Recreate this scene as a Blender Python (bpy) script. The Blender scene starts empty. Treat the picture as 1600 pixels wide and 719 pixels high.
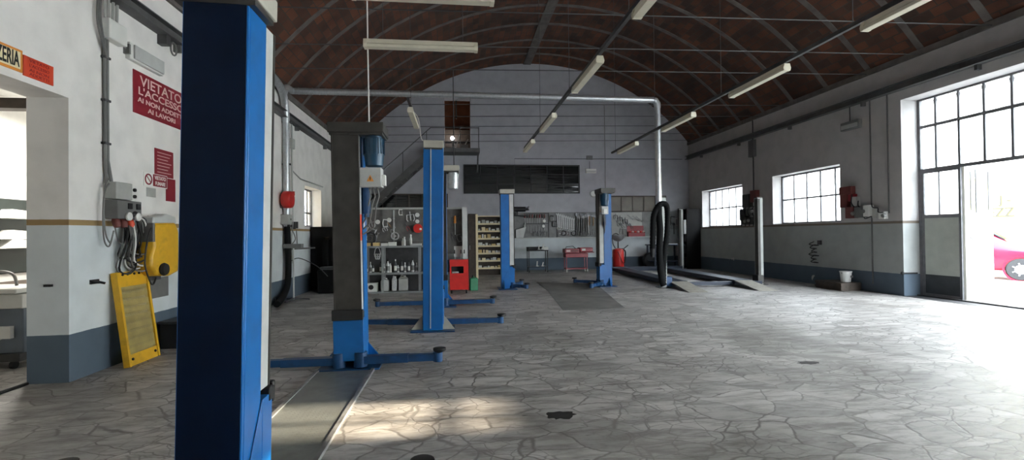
import bpy, math, random
from mathutils import Vector, Matrix
random.seed(7)
S = bpy.context.scene
COL = S.collection
PI = math.pi
R = math.radians

# ------------------------------------------------------------------ camera
F_PX, CAM_H = 740.0, 1.5
YAW, PITCH, ROLL = R(6.739), R(.5596), R(.659)
fw = Vector((math.sin(YAW)*math.cos(PITCH), math.cos(YAW)*math.cos(PITCH), math.sin(PITCH)))
r0 = Vector((math.cos(YAW), -math.sin(YAW), 0))
u0 = r0.cross(fw)
rt = r0*math.cos(ROLL) - u0*math.sin(ROLL)
up = u0*math.cos(ROLL) + r0*math.sin(ROLL)
EYE = Vector((0, 0, CAM_H))
cam_d = bpy.data.cameras.new('camera')
cam_d.sensor_width = 36
cam_d.lens = 36*F_PX/1600
cam_d.clip_end = 300
cam = bpy.data.objects.new('camera', cam_d)
COL.objects.link(cam)
m3 = Matrix((rt, up, -fw)).transposed()
cam.matrix_world = Matrix.Translation(EYE) @ m3.to_4x4()
S.camera = cam

# ------------------------------------------------------------------ light, exposure
S.view_settings.view_transform = 'Standard'
S.view_settings.look = 'None'
S.view_settings.gamma = 1
S.view_settings.use_curve_mapping = False
S.view_settings.exposure = 0.0
SKY_STRENGTH = 25.0
SUN_STRENGTH = 30.0
SUN_ELEV = 19.8
w = bpy.data.worlds.new('sky')
S.world = w
w.use_nodes = True
bg = w.node_tree.nodes['Background']
bg.inputs[0].default_value = (.86, .94, 1.0, 1)
bg.inputs[1].default_value = SKY_STRENGTH
sd = bpy.data.lights.new('sun', 'SUN')
sd.energy = SUN_STRENGTH
sd.color = (1.0, .84, .62)
sd.angle = R(.6)
sun = bpy.data.objects.new('sun', sd)
COL.objects.link(sun)
sun.rotation_euler = (0, R(90-SUN_ELEV), 0)          # shines towards -X, down
sun.location = (30, 3.9, 12)
S.cycles.max_bounces = 10
S.cycles.diffuse_bounces = 6
S.cycles.sample_clamp_indirect = 12

def portal(name, loc, size_y, size_z, nx):
    d = bpy.data.lights.new(name, 'AREA')
    d.shape = 'RECTANGLE'
    d.size, d.size_y = size_z, size_y
    d.cycles.is_portal = True
    o = bpy.data.objects.new(name, d)
    COL.objects.link(o)
    o.location = loc
    o.rotation_euler = (0, R(90) if nx < 0 else R(-90), 0)

portal('garage_opening_daylight', (11.0, 6.08, 2.2), 7.2, 4.6, -1)
portal('added_opening_daylight', (11.0, -.3, 2.2), 4.7, 4.6, -1)  # portal for the unseen opening added to light the hall
portal('right_window_daylight', (10.7, 17.1, 2.45), 2.8, 1.5, -1)
portal('second_right_window_daylight', (10.7, 12.75, 2.5), 2.7, 1.5, -1)
portal('left_window_daylight', (-4.6, 14.15, 2.35), 1.6, 1.15, 1)

# ------------------------------------------------------------------ materials
def mat(name, col, rough=.6, metal=0.0, var=.12, scale=6.0, bump=0.0, emit=None, es=1.0, spec=.5, dirt=None, dirt_amt=.0):
    m = bpy.data.materials.new(name)
    m.use_nodes = True
    nt = m.node_tree
    b = nt.nodes['Principled BSDF']
    b.inputs['Roughness'].default_value = rough
    b.inputs['Metallic'].default_value = metal
    b.inputs['Specular IOR Level'].default_value = spec
    tc = nt.nodes.new('ShaderNodeTexCoord')
    nz = nt.nodes.new('ShaderNodeTexNoise')
    nz.inputs['Scale'].default_value = scale
    nz.inputs['Detail'].default_value = 4
    nt.links.new(tc.outputs['Object'], nz.inputs['Vector'])
    rp = nt.nodes.new('ShaderNodeValToRGB')
    rp.color_ramp.elements[0].position = .3
    rp.color_ramp.elements[1].position = .7
    rp.color_ramp.elements[0].color = tuple(c*(1-var) for c in col)+(1,)
    rp.color_ramp.elements[1].color = tuple(min(1, c*(1+var)) for c in col)+(1,)
    nt.links.new(nz.outputs['Fac'], rp.inputs['Fac'])
    out = rp.outputs['Color']
    if dirt:
        n2 = nt.nodes.new('ShaderNodeTexNoise')
        n2.inputs['Scale'].default_value = scale*.45
        n2.inputs['Detail'].default_value = 8
        n2.inputs['Roughness'].default_value = .7
        nt.links.new(tc.outputs['Object'], n2.inputs['Vector'])
        r2 = nt.nodes.new('ShaderNodeValToRGB')
        r2.color_ramp.elements[0].position = .5
        r2.color_ramp.elements[1].position = .72
        r2.color_ramp.elements[0].color = (0, 0, 0, 1)
        r2.color_ramp.elements[1].color = (dirt_amt,)*3+(1,)
        nt.links.new(n2.outputs['Fac'], r2.inputs['Fac'])
        mx = nt.nodes.new('ShaderNodeMixRGB')
        mx.inputs['Color2'].default_value = tuple(dirt)+(1,)
        nt.links.new(r2.outputs['Color'], mx.inputs['Fac'])
        nt.links.new(out, mx.inputs['Color1'])
        out = mx.outputs['Color']
    nt.links.new(out, b.inputs['Base Color'])
    if bump:
        bp = nt.nodes.new('ShaderNodeBump')
        bp.inputs['Strength'].default_value = bump
        bp.inputs['Distance'].default_value = .02
        nt.links.new(nz.outputs['Fac'], bp.inputs['Height'])
        nt.links.new(bp.outputs['Normal'], b.inputs['Normal'])
    if emit:
        b.inputs['Emission Color'].default_value = tuple(emit)+(1,)
        b.inputs['Emission Strength'].default_value = es
    return m

M = {}
M['blue'] = mat('blue_paint', (.004, .125, .40), .38, 0, .08, 5, dirt=(.02, .03, .05), dirt_amt=.35)
M['bluedark'] = mat('worn_shaded_blue', (.006, .055, .16), .45, 0, .2, 8, dirt=(.01, .015, .02), dirt_amt=.6)  # worn blue, darkened to paint in the shadow on the lift arms
M['shadeblue'] = mat('shaded_blue_paint', (.002, .009, .03), .45, 0, .2, 5, spec=.15)  # post blue darkened to paint the shade on the nearest post's back
M['beige'] = mat('beige_enamel', (.42, .40, .34), .5, 0, .08, 5, dirt=(.16, .15, .13), dirt_amt=.4)
M['greypaint'] = mat('pale_grey_enamel', (.5, .51, .5), .45, 0, .08, 5, dirt=(.2, .2, .19), dirt_amt=.3)
M['gpost'] = mat('grey_post_paint', (.42, .44, .42), .45, 0, .08, 4, dirt=(.12, .12, .12), dirt_amt=.35)
M['greasy'] = mat('greasy_dark_metal', (.055, .052, .047), .5, .3, .25, 7)
M['black'] = mat('black_rubber', (.012, .012, .013), .6, 0, .2, 12)
M['hose'] = mat('black_hose', (.004, .0045, .005), .8, 0, .2, 30, spec=.2)
M['steel'] = mat('steel', (.27, .27, .27), .5, .35, .2, 12)
M['galv'] = mat('galvanised_steel', (.5, .52, .54), .38, .75, .12, 20)
M['darksteel'] = mat('dark_steel', (.05, .05, .052), .6, .0, .2, 8)
M['railsteel'] = mat('grey_painted_rail', (.10, .10, .10), .6, .1, .2, 5)
M['white'] = mat('white_paint', (.74, .74, .72), .55, 0, .05, 5)
M['whiteplastic'] = mat('white_plastic', (.72, .72, .69), .45, 0, .04, 8)
M['greyplastic'] = mat('grey_plastic', (.38, .38, .36), .5, 0, .08, 8)
M['dgreyplastic'] = mat('dark_grey_plastic', (.14, .14, .135), .5, 0, .1, 8)
M['lampbody'] = mat('lamp_cream', (.66, .62, .5), .45, 0, .06, 8)
M['red'] = mat('red_enamel', (.55, .022, .018), .4, 0, .1, 6)
M['redsign'] = mat('red_sign', (.24, .008, .022), .5, 0, .06, 6)
M['redorange'] = mat('orange_red_sign', (.62, .06, .02), .5, 0, .08, 6)
M['darkred'] = mat('dark_red_enamel', (.24, .012, .02), .45, 0, .12, 6)
M['brownred'] = mat('brown_red_plastic', (.13, .03, .025), .55, 0, .15, 8)
M['cream'] = mat('cream_paint_warm_light', (.8, .69, .45), .6, 0, .06, 6)  # on the parts cabinet this cream also stands in for warm light
M['orange'] = mat('orange_paint', (.7, .26, .04), .5, 0, .06, 6)
M['yellow'] = mat('yellow_paint', (.72, .40, .015), .45, 0, .1, 6, dirt=(.12, .08, .03), dirt_amt=.5)
M['green'] = mat('green_plastic', (.01, .16, .07), .4, 0, .12, 6)
M['blackmark'] = mat('black_mark', (.012, .012, .012), .6)
M['whitemark'] = mat('white_mark', (.85, .83, .8), .6, 0, .02)
M['pinkmark'] = mat('pale_pink_mark', (.7, .5, .47), .6, 0, .02)
M['wood'] = mat('wood', (.32, .17, .06), .55, 0, .25, 9)
M['darkwood'] = mat('dark_wood', (.055, .04, .03), .6, 0, .25, 9)
M['bluegrey'] = mat('blue_grey_shading', (.14, .17, .21), .5, 0, .1, 6)  # shading on the white machine's side, put into the colour
M['blackmatte'] = mat('matt_black_metal', (.004, .004, .0045), .8, 0, .2, 6, spec=.2)
M['boarddark'] = mat('dark_green_grey_board', (.018, .026, .024), .5, 0, .2, 3)
M['board'] = mat('grey_tool_board', (.19, .19, .19), .6, 0, .15, 6)
M['board2'] = mat('worn_tool_board', (.11, .105, .10), .6, 0, .35, 4)
M['shelfgrey'] = mat('grey_shelf_metal', (.26, .27, .27), .5, .2, .12, 6)
M['cardboard'] = mat('yellowed_carton', (.62, .45, .19), .7, 0, .12, 6)
M['whitecarton'] = mat('white_carton', (.68, .68, .64), .7, 0, .08, 6)
M['bottle'] = mat('pale_bottle', (.55, .56, .56), .35, 0, .2, 30)
M['bottledark'] = mat('dark_bottle', (.06, .065, .07), .35, 0, .25, 30)
M['glossdark'] = mat('dark_tool_steel', (.09, .09, .095), .35, .6, .2, 14)
M['chrome'] = mat('chrome', (.42, .42, .42), .5, .35, .2, 16)
M['darkblue'] = mat('dark_blue_metal', (.012, .02, .04), .45, .2, .2, 6)
M['motorblue'] = mat('motor_blue', (.008, .05, .10), .35, .1, .15, 8)
M['ramp'] = mat('beige_ramp_steel', (.3, .28, .235), .6, .1, .15, 9)
M['iron'] = mat('window_iron', (.16, .16, .17), .6, .2, .15, 9)
M['doorgreen'] = mat('grey_green_door_paint', (.40, .42, .38), .6, 0, .08, 4)
M['doorwhite'] = mat('pale_door_paint', (.78, .77, .68), .6, 0, .05, 4)
M['doordark'] = mat('dark_door_kickplate', (.035, .04, .045), .6, 0, .2, 4)
M['brickorange'] = mat('orange_plaster', (.20, .07, .03), .8, 0, .25, 3)
M['bulb'] = mat('lit_bulb', (1, 1, 1), .5, emit=(.95, .95, 1), es=26)
M['tube'] = mat('lamp_tube_lit', (1, 1, 1), .5, emit=(1, .95, .88), es=9)
M['asphalt'] = mat('pale_yard_concrete', (.42, .42, .41), .9, 0, .08, 2)
M['facade'] = mat('pale_yellow_facade', (.74, .73, .68), .9, 0, .05, 2)
M['facadepanel'] = mat('pale_yellow_sign', (.6, .5, .065), .7, 0, .05, 2)
M['facademark'] = mat('grey_sign_letters', (.022, .02, .016), .7, 0, .05, 2)
M['carred'] = mat('red_car_paint', (.42, .008, .035), .28, .1, .03, 3)
M['carglass'] = mat('car_glass', (.006, .007, .01), .3, 0, .05, 3, spec=.1)
M['tyre'] = mat('tyre', (.025, .025, .027), .75, 0, .15, 20)
M['hub'] = mat('silver_wheel', (.55, .56, .58), .3, .7, .05, 12)
M['grime'] = mat('black_grime', (.018, .016, .014), .6, 0, .4, 30)
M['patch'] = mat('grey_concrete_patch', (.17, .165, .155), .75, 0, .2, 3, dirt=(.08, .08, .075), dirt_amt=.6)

def glass_mat():
    m = bpy.data.materials.new('window_glass')
    m.use_nodes = True
    nt = m.node_tree
    nt.nodes.clear()
    o = nt.nodes.new('ShaderNodeOutputMaterial')
    t = nt.nodes.new('ShaderNodeBsdfTransparent')
    g = nt.nodes.new('ShaderNodeBsdfGlossy')
    g.inputs['Roughness'].default_value = .05
    fr = nt.nodes.new('ShaderNodeLayerWeight')
    fr.inputs['Blend'].default_value = .12
    t.inputs['Color'].default_value = (.93, .94, .95, 1)
    mx = nt.nodes.new('ShaderNodeMixShader')
    nt.links.new(fr.outputs['Facing'], mx.inputs[0])
    nt.links.new(t.outputs[0], mx.inputs[1])
    nt.links.new(g.outputs[0], mx.inputs[2])
    nt.links.new(mx.outputs[0], o.inputs[0])
    return m
M['glass'] = glass_mat()

def dark_glass():
    m = bpy.data.materials.new('dark_window_glass')
    m.use_nodes = True
    nt = m.node_tree
    b = nt.nodes['Principled BSDF']
    b.inputs['Base Color'].default_value = (.006, .007, .008, 1)
    b.inputs['Roughness'].default_value = .1
    tc = nt.nodes.new('ShaderNodeTexCoord')
    nz = nt.nodes.new('ShaderNodeTexNoise')
    nz.inputs['Scale'].default_value = 1.0
    mp = nt.nodes.new('ShaderNodeMapping'); mp.inputs['Scale'].default_value = (.7, 1, 5)
    nt.links.new(tc.outputs['Object'], mp.inputs['Vector'])
    nt.links.new(mp.outputs[0], nz.inputs['Vector'])
    bp = nt.nodes.new('ShaderNodeBump')
    bp.inputs['Strength'].default_value = .1
    bp.inputs['Distance'].default_value = .1
    nt.links.new(nz.outputs['Fac'], bp.inputs['Height'])
    nt.links.new(bp.outputs['Normal'], b.inputs['Normal'])
    return m
M['darkglass'] = dark_glass()

def wall_mat(name, upper, lower, stripe=(.33, .22, .10)):
    m = bpy.data.materials.new(name)
    m.use_nodes = True
    nt = m.node_tree
    N, L = nt.nodes, nt.links
    b = N['Principled BSDF']
    b.inputs['Roughness'].default_value = .8
    tc = N.new('ShaderNodeTexCoord')
    sp = N.new('ShaderNodeSeparateXYZ')
    L.new(tc.outputs['Object'], sp.inputs[0])
    nz = N.new('ShaderNodeTexNoise')
    nz.inputs['Scale'].default_value = 3
    nz.inputs['Detail'].default_value = 6
    L.new(tc.outputs['Object'], nz.inputs['Vector'])
    def step(edge, lo, hi_in, wob=.0):
        a = N.new('ShaderNodeMath'); a.operation = 'MULTIPLY_ADD'
        a.inputs[1].default_value = wob
        L.new(nz.outputs['Fac'], a.inputs[0])
        L.new(sp.outputs['Z'], a.inputs[2])
        g = N.new('ShaderNodeMath'); g.operation = 'GREATER_THAN'
        L.new(a.outputs[0], g.inputs[0])
        g.inputs[1].default_value = edge+wob*.5
        mx = N.new('ShaderNodeMixRGB')
        L.new(g.outputs[0], mx.inputs['Fac'])
        if isinstance(lo, tuple): mx.inputs['Color1'].default_value = lo+(1,)
        else: L.new(lo, mx.inputs['Color1'])
        mx.inputs['Color2'].default_value = hi_in+(1,)
        return mx.outputs['Color']
    c = step(.50, (.085, .118, .155), lower, .02)
    c = step(1.655, c, stripe, .012)
    c = step(1.715, c, upper, .012)
    # soft overall stains
    r = N.new('ShaderNodeValToRGB')
    r.color_ramp.elements[0].position = .25
    r.color_ramp.elements[0].color = (.86, .86, .86, 1)
    r.color_ramp.elements[1].position = .6
    r.color_ramp.elements[1].color = (1, 1, 1, 1)
    L.new(nz.outputs['Fac'], r.inputs['Fac'])
    mu = N.new('ShaderNodeMixRGB'); mu.blend_type = 'MULTIPLY'; mu.inputs['Fac'].default_value = 1
    L.new(c, mu.inputs['Color1']); L.new(r.outputs['Color'], mu.inputs['Color2'])
    # flaked paint chips low on the wall
    n2 = N.new('ShaderNodeTexNoise')
    n2.inputs['Scale'].default_value = 2.6
    n2.inputs['Detail'].default_value = 5
    L.new(tc.outputs['Object'], n2.inputs['Vector'])
    g2 = N.new('ShaderNodeMath'); g2.operation = 'GREATER_THAN'; g2.inputs[1].default_value = .72
    L.new(n2.outputs['Fac'], g2.inputs[0])
    g3 = N.new('ShaderNodeMath'); g3.operation = 'LESS_THAN'; g3.inputs[1].default_value = .6
    L.new(sp.outputs['Z'], g3.inputs[0])
    g4 = N.new('ShaderNodeMath'); g4.operation = 'MULTIPLY'
    L.new(g2.outputs[0], g4.inputs[0]); L.new(g3.outputs[0], g4.inputs[1])
    mx = N.new('ShaderNodeMixRGB')
    L.new(g4.outputs[0], mx.inputs['Fac'])
    L.new(mu.outputs['Color'], mx.inputs['Color1'])
    mx.inputs['Color2'].default_value = (.5, .5, .48, 1)
    L.new(mx.outputs['Color'], b.inputs['Base Color'])
    bp = N.new('ShaderNodeBump'); bp.inputs['Strength'].default_value = .15; bp.inputs['Distance'].default_value = .02
    L.new(nz.outputs['Fac'], bp.inputs['Height']); L.new(bp.outputs['Normal'], b.inputs['Normal'])
    return m
M['wall'] = wall_mat('painted_wall', (.82, .795, .77), (.64, .68, .70))
M['wallfar'] = wall_mat('dimmed_grey_wall', (.40, .40, .435), (.56, .60, .62), (.40, .40, .42))  # upper part darkened for dim light, lower part lightened for door light
M['wallright'] = wall_mat('shaded_painted_wall', (.44, .425, .42), (.36, .38, .37), (.17, .14, .11))  # wall colours darkened to stand in for the backlit side's shade

def floor_mat():
    m = bpy.data.materials.new('crazy_paving')
    m.use_nodes = True
    nt = m.node_tree
    N, L = nt.nodes, nt.links
    b = N['Principled BSDF']
    tc = N.new('ShaderNodeTexCoord')
    # bend the cells so that stones are angular but irregular
    nz = N.new('ShaderNodeTexNoise'); nz.inputs['Scale'].default_value = 1.7; nz.inputs['Detail'].default_value = 5
    L.new(tc.outputs['Object'], nz.inputs['Vector'])
    sub = N.new('ShaderNodeVectorMath'); sub.operation = 'SUBTRACT'; sub.inputs[1].default_value = (.5, .5, .5)
    L.new(nz.outputs['Color'], sub.inputs[0])
    sc = N.new('ShaderNodeVectorMath'); sc.operation = 'SCALE'; sc.inputs['Scale'].default_value = .34
    L.new(sub.outputs[0], sc.inputs[0])
    ad = N.new('ShaderNodeVectorMath'); ad.operation = 'ADD'
    L.new(tc.outputs['Object'], ad.inputs[0]); L.new(sc.outputs[0], ad.inputs[1])
    mp = N.new('ShaderNodeMapping'); mp.inputs['Scale'].default_value = (2.5, 3.7, 0); mp.inputs['Rotation'].default_value = (0, 0, .35)
    L.new(ad.outputs[0], mp.inputs['Vector'])
    v = N.new('ShaderNodeTexVoronoi'); v.feature = 'DISTANCE_TO_EDGE'; v.inputs['Scale'].default_value = 1.0
    L.new(mp.outputs[0], v.inputs['Vector'])
    vc = N.new('ShaderNodeTexVoronoi'); vc.feature = 'F1'; vc.inputs['Scale'].default_value = 1.0
    L.new(mp.outputs[0], vc.inputs['Vector'])
    r = N.new('ShaderNodeValToRGB')
    r.color_ramp.elements[0].position = .006; r.color_ramp.elements[0].color = (0, 0, 0, 1)
    r.color_ramp.elements[1].position = .03; r.color_ramp.elements[1].color = (1, 1, 1, 1)
    L.new(v.outputs['Distance'], r.inputs['Fac'])
    v2 = N.new('ShaderNodeTexVoronoi'); v2.feature = 'DISTANCE_TO_EDGE'; v2.inputs['Scale'].default_value = 2.1
    L.new(mp.outputs[0], v2.inputs['Vector'])
    nk = N.new('ShaderNodeTexNoise'); nk.inputs['Scale'].default_value = .9; nk.inputs['Detail'].default_value = 2
    L.new(tc.outputs['Object'], nk.inputs['Vector'])
    rk = N.new('ShaderNodeValToRGB')
    rk.color_ramp.elements[0].position = .46; rk.color_ramp.elements[0].color = (1, 1, 1, 1)
    rk.color_ramp.elements[1].position = .56; rk.color_ramp.elements[1].color = (0, 0, 0, 1)
    L.new(nk.outputs['Fac'], rk.inputs['Fac'])
    r1b = N.new('ShaderNodeValToRGB')
    r1b.color_ramp.elements[0].position = .01; r1b.color_ramp.elements[0].color = (.25, .25, .25, 1)
    r1b.color_ramp.elements[1].position = .045; r1b.color_ramp.elements[1].color = (1, 1, 1, 1)
    L.new(v2.outputs['Distance'], r1b.inputs['Fac'])
    mxk = N.new('ShaderNodeMath'); mxk.operation = 'MAXIMUM'
    L.new(r1b.outputs['Color'], mxk.inputs[0]); L.new(rk.outputs['Color'], mxk.inputs[1])
    mj0 = N.new('ShaderNodeMath'); mj0.operation = 'MULTIPLY'
    L.new(r.outputs['Color'], mj0.inputs[0]); L.new(mxk.outputs[0], mj0.inputs[1])
    b.inputs['Specular IOR Level'].default_value = .2
    # stone colour by cell
    sx = N.new('ShaderNodeSeparateColor'); L.new(vc.outputs['Color'], sx.inputs[0])
    rc = N.new('ShaderNodeValToRGB')
    rc.color_ramp.elements[0].color = (.40, .385, .37, 1)
    rc.color_ramp.elements[1].color = (.58, .56, .54, 1)
    L.new(sx.outputs[0], rc.inputs['Fac'])
    # wear and streaks
    mp2 = N.new('ShaderNodeMapping'); mp2.inputs['Scale'].default_value = (1, 3.5, 1); mp2.inputs['Rotation'].default_value = (0, 0, -.25)
    L.new(tc.outputs['Object'], mp2.inputs['Vector'])
    n2 = N.new('ShaderNodeTexNoise'); n2.inputs['Scale'].default_value = 2.2; n2.inputs['Detail'].default_value = 9; n2.inputs['Roughness'].default_value = .68
    L.new(mp2.outputs[0], n2.inputs['Vector'])
    r2 = N.new('ShaderNodeValToRGB')
    r2.color_ramp.elements[0].position = .34; r2.color_ramp.elements[0].color = (.42, .405, .39, 1)
    r2.color_ramp.elements[1].position = .56; r2.color_ramp.elements[1].color = (1, 1, 1, 1)
    L.new(n2.outputs['Fac'], r2.inputs['Fac'])
    mu = N.new('ShaderNodeMixRGB'); mu.blend_type = 'MULTIPLY'; mu.inputs['Fac'].default_value = .9
    L.new(rc.outputs['Color'], mu.inputs['Color1']); L.new(r2.outputs['Color'], mu.inputs['Color2'])
    # large oily stains
    n3 = N.new('ShaderNodeTexNoise'); n3.inputs['Scale'].default_value = .55; n3.inputs['Detail'].default_value = 6
    L.new(tc.outputs['Object'], n3.inputs['Vector'])
    r3 = N.new('ShaderNodeValToRGB')
    r3.color_ramp.elements[0].position = .33; r3.color_ramp.elements[0].color = (.55, .54, .52, 1)
    r3.color_ramp.elements[1].position = .52; r3.color_ramp.elements[1].color = (1, 1, 1, 1)
    L.new(n3.outputs['Fac'], r3.inputs['Fac'])
    mu2 = N.new('ShaderNodeMixRGB'); mu2.blend_type = 'MULTIPLY'; mu2.inputs['Fac'].default_value = .85
    L.new(mu.outputs['Color'], mu2.inputs['Color1']); L.new(r3.outputs['Color'], mu2.inputs['Color2'])
    # joints, partly filled with dust
    n4 = N.new('ShaderNodeTexNoise'); n4.inputs['Scale'].default_value = 1.1; n4.inputs['Detail'].default_value = 2
    L.new(tc.outputs['Object'], n4.inputs['Vector'])
    rj = N.new('ShaderNodeValToRGB')
    rj.color_ramp.elements[0].position = .35; rj.color_ramp.elements[0].color = (.16, .15, .14, 1)
    rj.color_ramp.elements[1].position = .65; rj.color_ramp.elements[1].color = (.27, .255, .24, 1)
    L.new(n4.outputs['Fac'], rj.inputs['Fac'])
    mj = N.new('ShaderNodeMixRGB')
    L.new(mj0.outputs[0], mj.inputs['Fac'])
    L.new(rj.outputs['Color'], mj.inputs['Color1']); L.new(mu2.outputs['Color'], mj.inputs['Color2'])
    # small dark marks
    n5 = N.new('ShaderNodeTexNoise'); n5.inputs['Scale'].default_value = 7; n5.inputs['Detail'].default_value = 5
    L.new(mp2.outputs[0], n5.inputs['Vector'])
    r5 = N.new('ShaderNodeValToRGB')
    r5.color_ramp.elements[0].position = .66; r5.color_ramp.elements[0].color = (0, 0, 0, 1)
    r5.color_ramp.elements[1].position = .74; r5.color_ramp.elements[1].color = (.75, .75, .75, 1)
    L.new(n5.outputs['Fac'], r5.inputs['Fac'])
    m5 = N.new('ShaderNodeMixRGB'); m5.inputs['Color2'].default_value = (.05, .048, .045, 1)
    L.new(r5.outputs['Color'], m5.inputs['Fac']); L.new(mj.outputs['Color'], m5.inputs['Color1'])
    L.new(m5.outputs['Color'], b.inputs['Base Color'])
    rr = N.new('ShaderNodeValToRGB')
    rr.color_ramp.elements[0].color = (.36, .36, .36, 1); rr.color_ramp.elements[1].color = (.62, .62, .62, 1)
    L.new(n2.outputs['Fac'], rr.inputs['Fac']); L.new(rr.outputs['Color'], b.inputs['Roughness'])
    bp = N.new('ShaderNodeBump'); bp.inputs['Strength'].default_value = .2; bp.inputs['Distance'].default_value = .006
    mb_ = N.new('ShaderNodeMath'); mb_.operation = 'MULTIPLY_ADD'; mb_.inputs[1].default_value = .5
    L.new(n2.outputs['Fac'], mb_.inputs[0]); L.new(mj0.outputs[0], mb_.inputs[2])
    L.new(mb_.outputs[0], bp.inputs['Height']); L.new(bp.outputs['Normal'], b.inputs['Normal'])
    return m
M['floor'] = floor_mat()

def vault_mat():
    m = bpy.data.materials.new('brick_vault')
    m.use_nodes = True
    nt = m.node_tree
    N, L = nt.nodes, nt.links
    b = N['Principled BSDF']
    b.inputs['Roughness'].default_value = .85
    uv = N.new('ShaderNodeUVMap'); uv.uv_map = 'UVMap'
    br = N.new('ShaderNodeTexBrick')
    br.inputs['Scale'].default_value = 1
    br.inputs['Brick Width'].default_value = .38
    br.inputs['Row Height'].default_value = .20
    br.inputs['Mortar Size'].default_value = .012
    br.inputs['Color1'].default_value = (.13, .045, .022, 1)
    br.inputs['Color2'].default_value = (.05, .026, .018, 1)
    br.inputs['Mortar'].default_value = (.05, .036, .03, 1)
    L.new(uv.outputs[0], br.inputs['Vector'])
    nz = N.new('ShaderNodeTexNoise'); nz.inputs['Scale'].default_value = 1.1; nz.inputs['Detail'].default_value = 8
    tc = N.new('ShaderNodeTexCoord'); L.new(tc.outputs['Object'], nz.inputs['Vector'])
    r = N.new('ShaderNodeValToRGB')
    r.color_ramp.elements[0].position = .35; r.color_ramp.elements[0].color = (.55, .55, .56, 1)
    r.color_ramp.elements[1].position = .65; r.color_ramp.elements[1].color = (1.15, 1.1, 1.05, 1)
    L.new(nz.outputs['Fac'], r.inputs['Fac'])
    mu = N.new('ShaderNodeMixRGB'); mu.blend_type = 'MULTIPLY'; mu.inputs['Fac'].default_value = 1
    L.new(br.outputs['Color'], mu.inputs['Color1']); L.new(r.outputs['Color'], mu.inputs['Color2'])
    L.new(mu.outputs['Color'], b.inputs['Base Color'])
    bp = N.new('ShaderNodeBump'); bp.inputs['Strength'].default_value = .5; bp.inputs['Distance'].default_value = .02; bp.invert = True
    L.new(br.outputs['Fac'], bp.inputs['Height']); L.new(bp.outputs['Normal'], b.inputs['Normal'])
    return m
M['vault'] = vault_mat()
M['rib'] = mat('mortar_rib', (.12, .108, .10), .9, 0, .25, 4)

def checker_mat():
    m = mat('checker_plate', (.26, .275, .26), .42, .55, .2, 3, dirt=(.1, .1, .09), dirt_amt=.6)
    nt = m.node_tree
    N, L = nt.nodes, nt.links
    tc = N.new('ShaderNodeTexCoord')
    mp = N.new('ShaderNodeMapping'); mp.inputs['Scale'].default_value = (34, 34, 1); mp.inputs['Rotation'].default_value = (0, 0, R(45))
    L.new(tc.outputs['Object'], mp.inputs['Vector'])
    ck = N.new('ShaderNodeTexChecker'); ck.inputs['Scale'].default_value = 1
    L.new(mp.outputs[0], ck.inputs['Vector'])
    bp = N.new('ShaderNodeBump'); bp.inputs['Strength'].default_value = .6; bp.inputs['Distance'].default_value = .006
    L.new(ck.outputs['Fac'], bp.inputs['Height'])
    L.new(bp.outputs['Normal'], N['Principled BSDF'].inputs['Normal'])
    return m
M['checker'] = checker_mat()

def mesh_mat():
    # open expanded-metal panel: holes are really transparent
    m = mat('yellowed_mesh', (.42, .33, .12), .55, .2, .2, 5)
    nt = m.node_tree
    N, L = nt.nodes, nt.links
    tc = N.new('ShaderNodeTexCoord')
    mp = N.new('ShaderNodeMapping'); mp.inputs['Scale'].default_value = (60, 60, 60)
    L.new(tc.outputs['Object'], mp.inputs['Vector'])
    v = N.new('ShaderNodeTexVoronoi'); v.inputs['Randomness'].default_value = 0; v.inputs['Scale'].default_value = 1
    L.new(mp.outputs[0], v.inputs['Vector'])
    g = N.new('ShaderNodeMath'); g.operation = 'GREATER_THAN'; g.inputs[1].default_value = .36
    L.new(v.outputs['Distance'], g.inputs[0])
    L.new(g.outputs[0], N['Principled BSDF'].inputs['Alpha'])
    return m
M['openmesh'] = mesh_mat()

# ------------------------------------------------------------------ mesh builder
WM = {}          # world matrices of things, by object name

def frame(d):
    d = d.normalized()
    a = Vector((0, 0, 1)) if abs(d.z) < .9 else Vector((1, 0, 0))
    x = d.cross(a).normalized()
    return x, d.cross(x).normalized()

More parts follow.
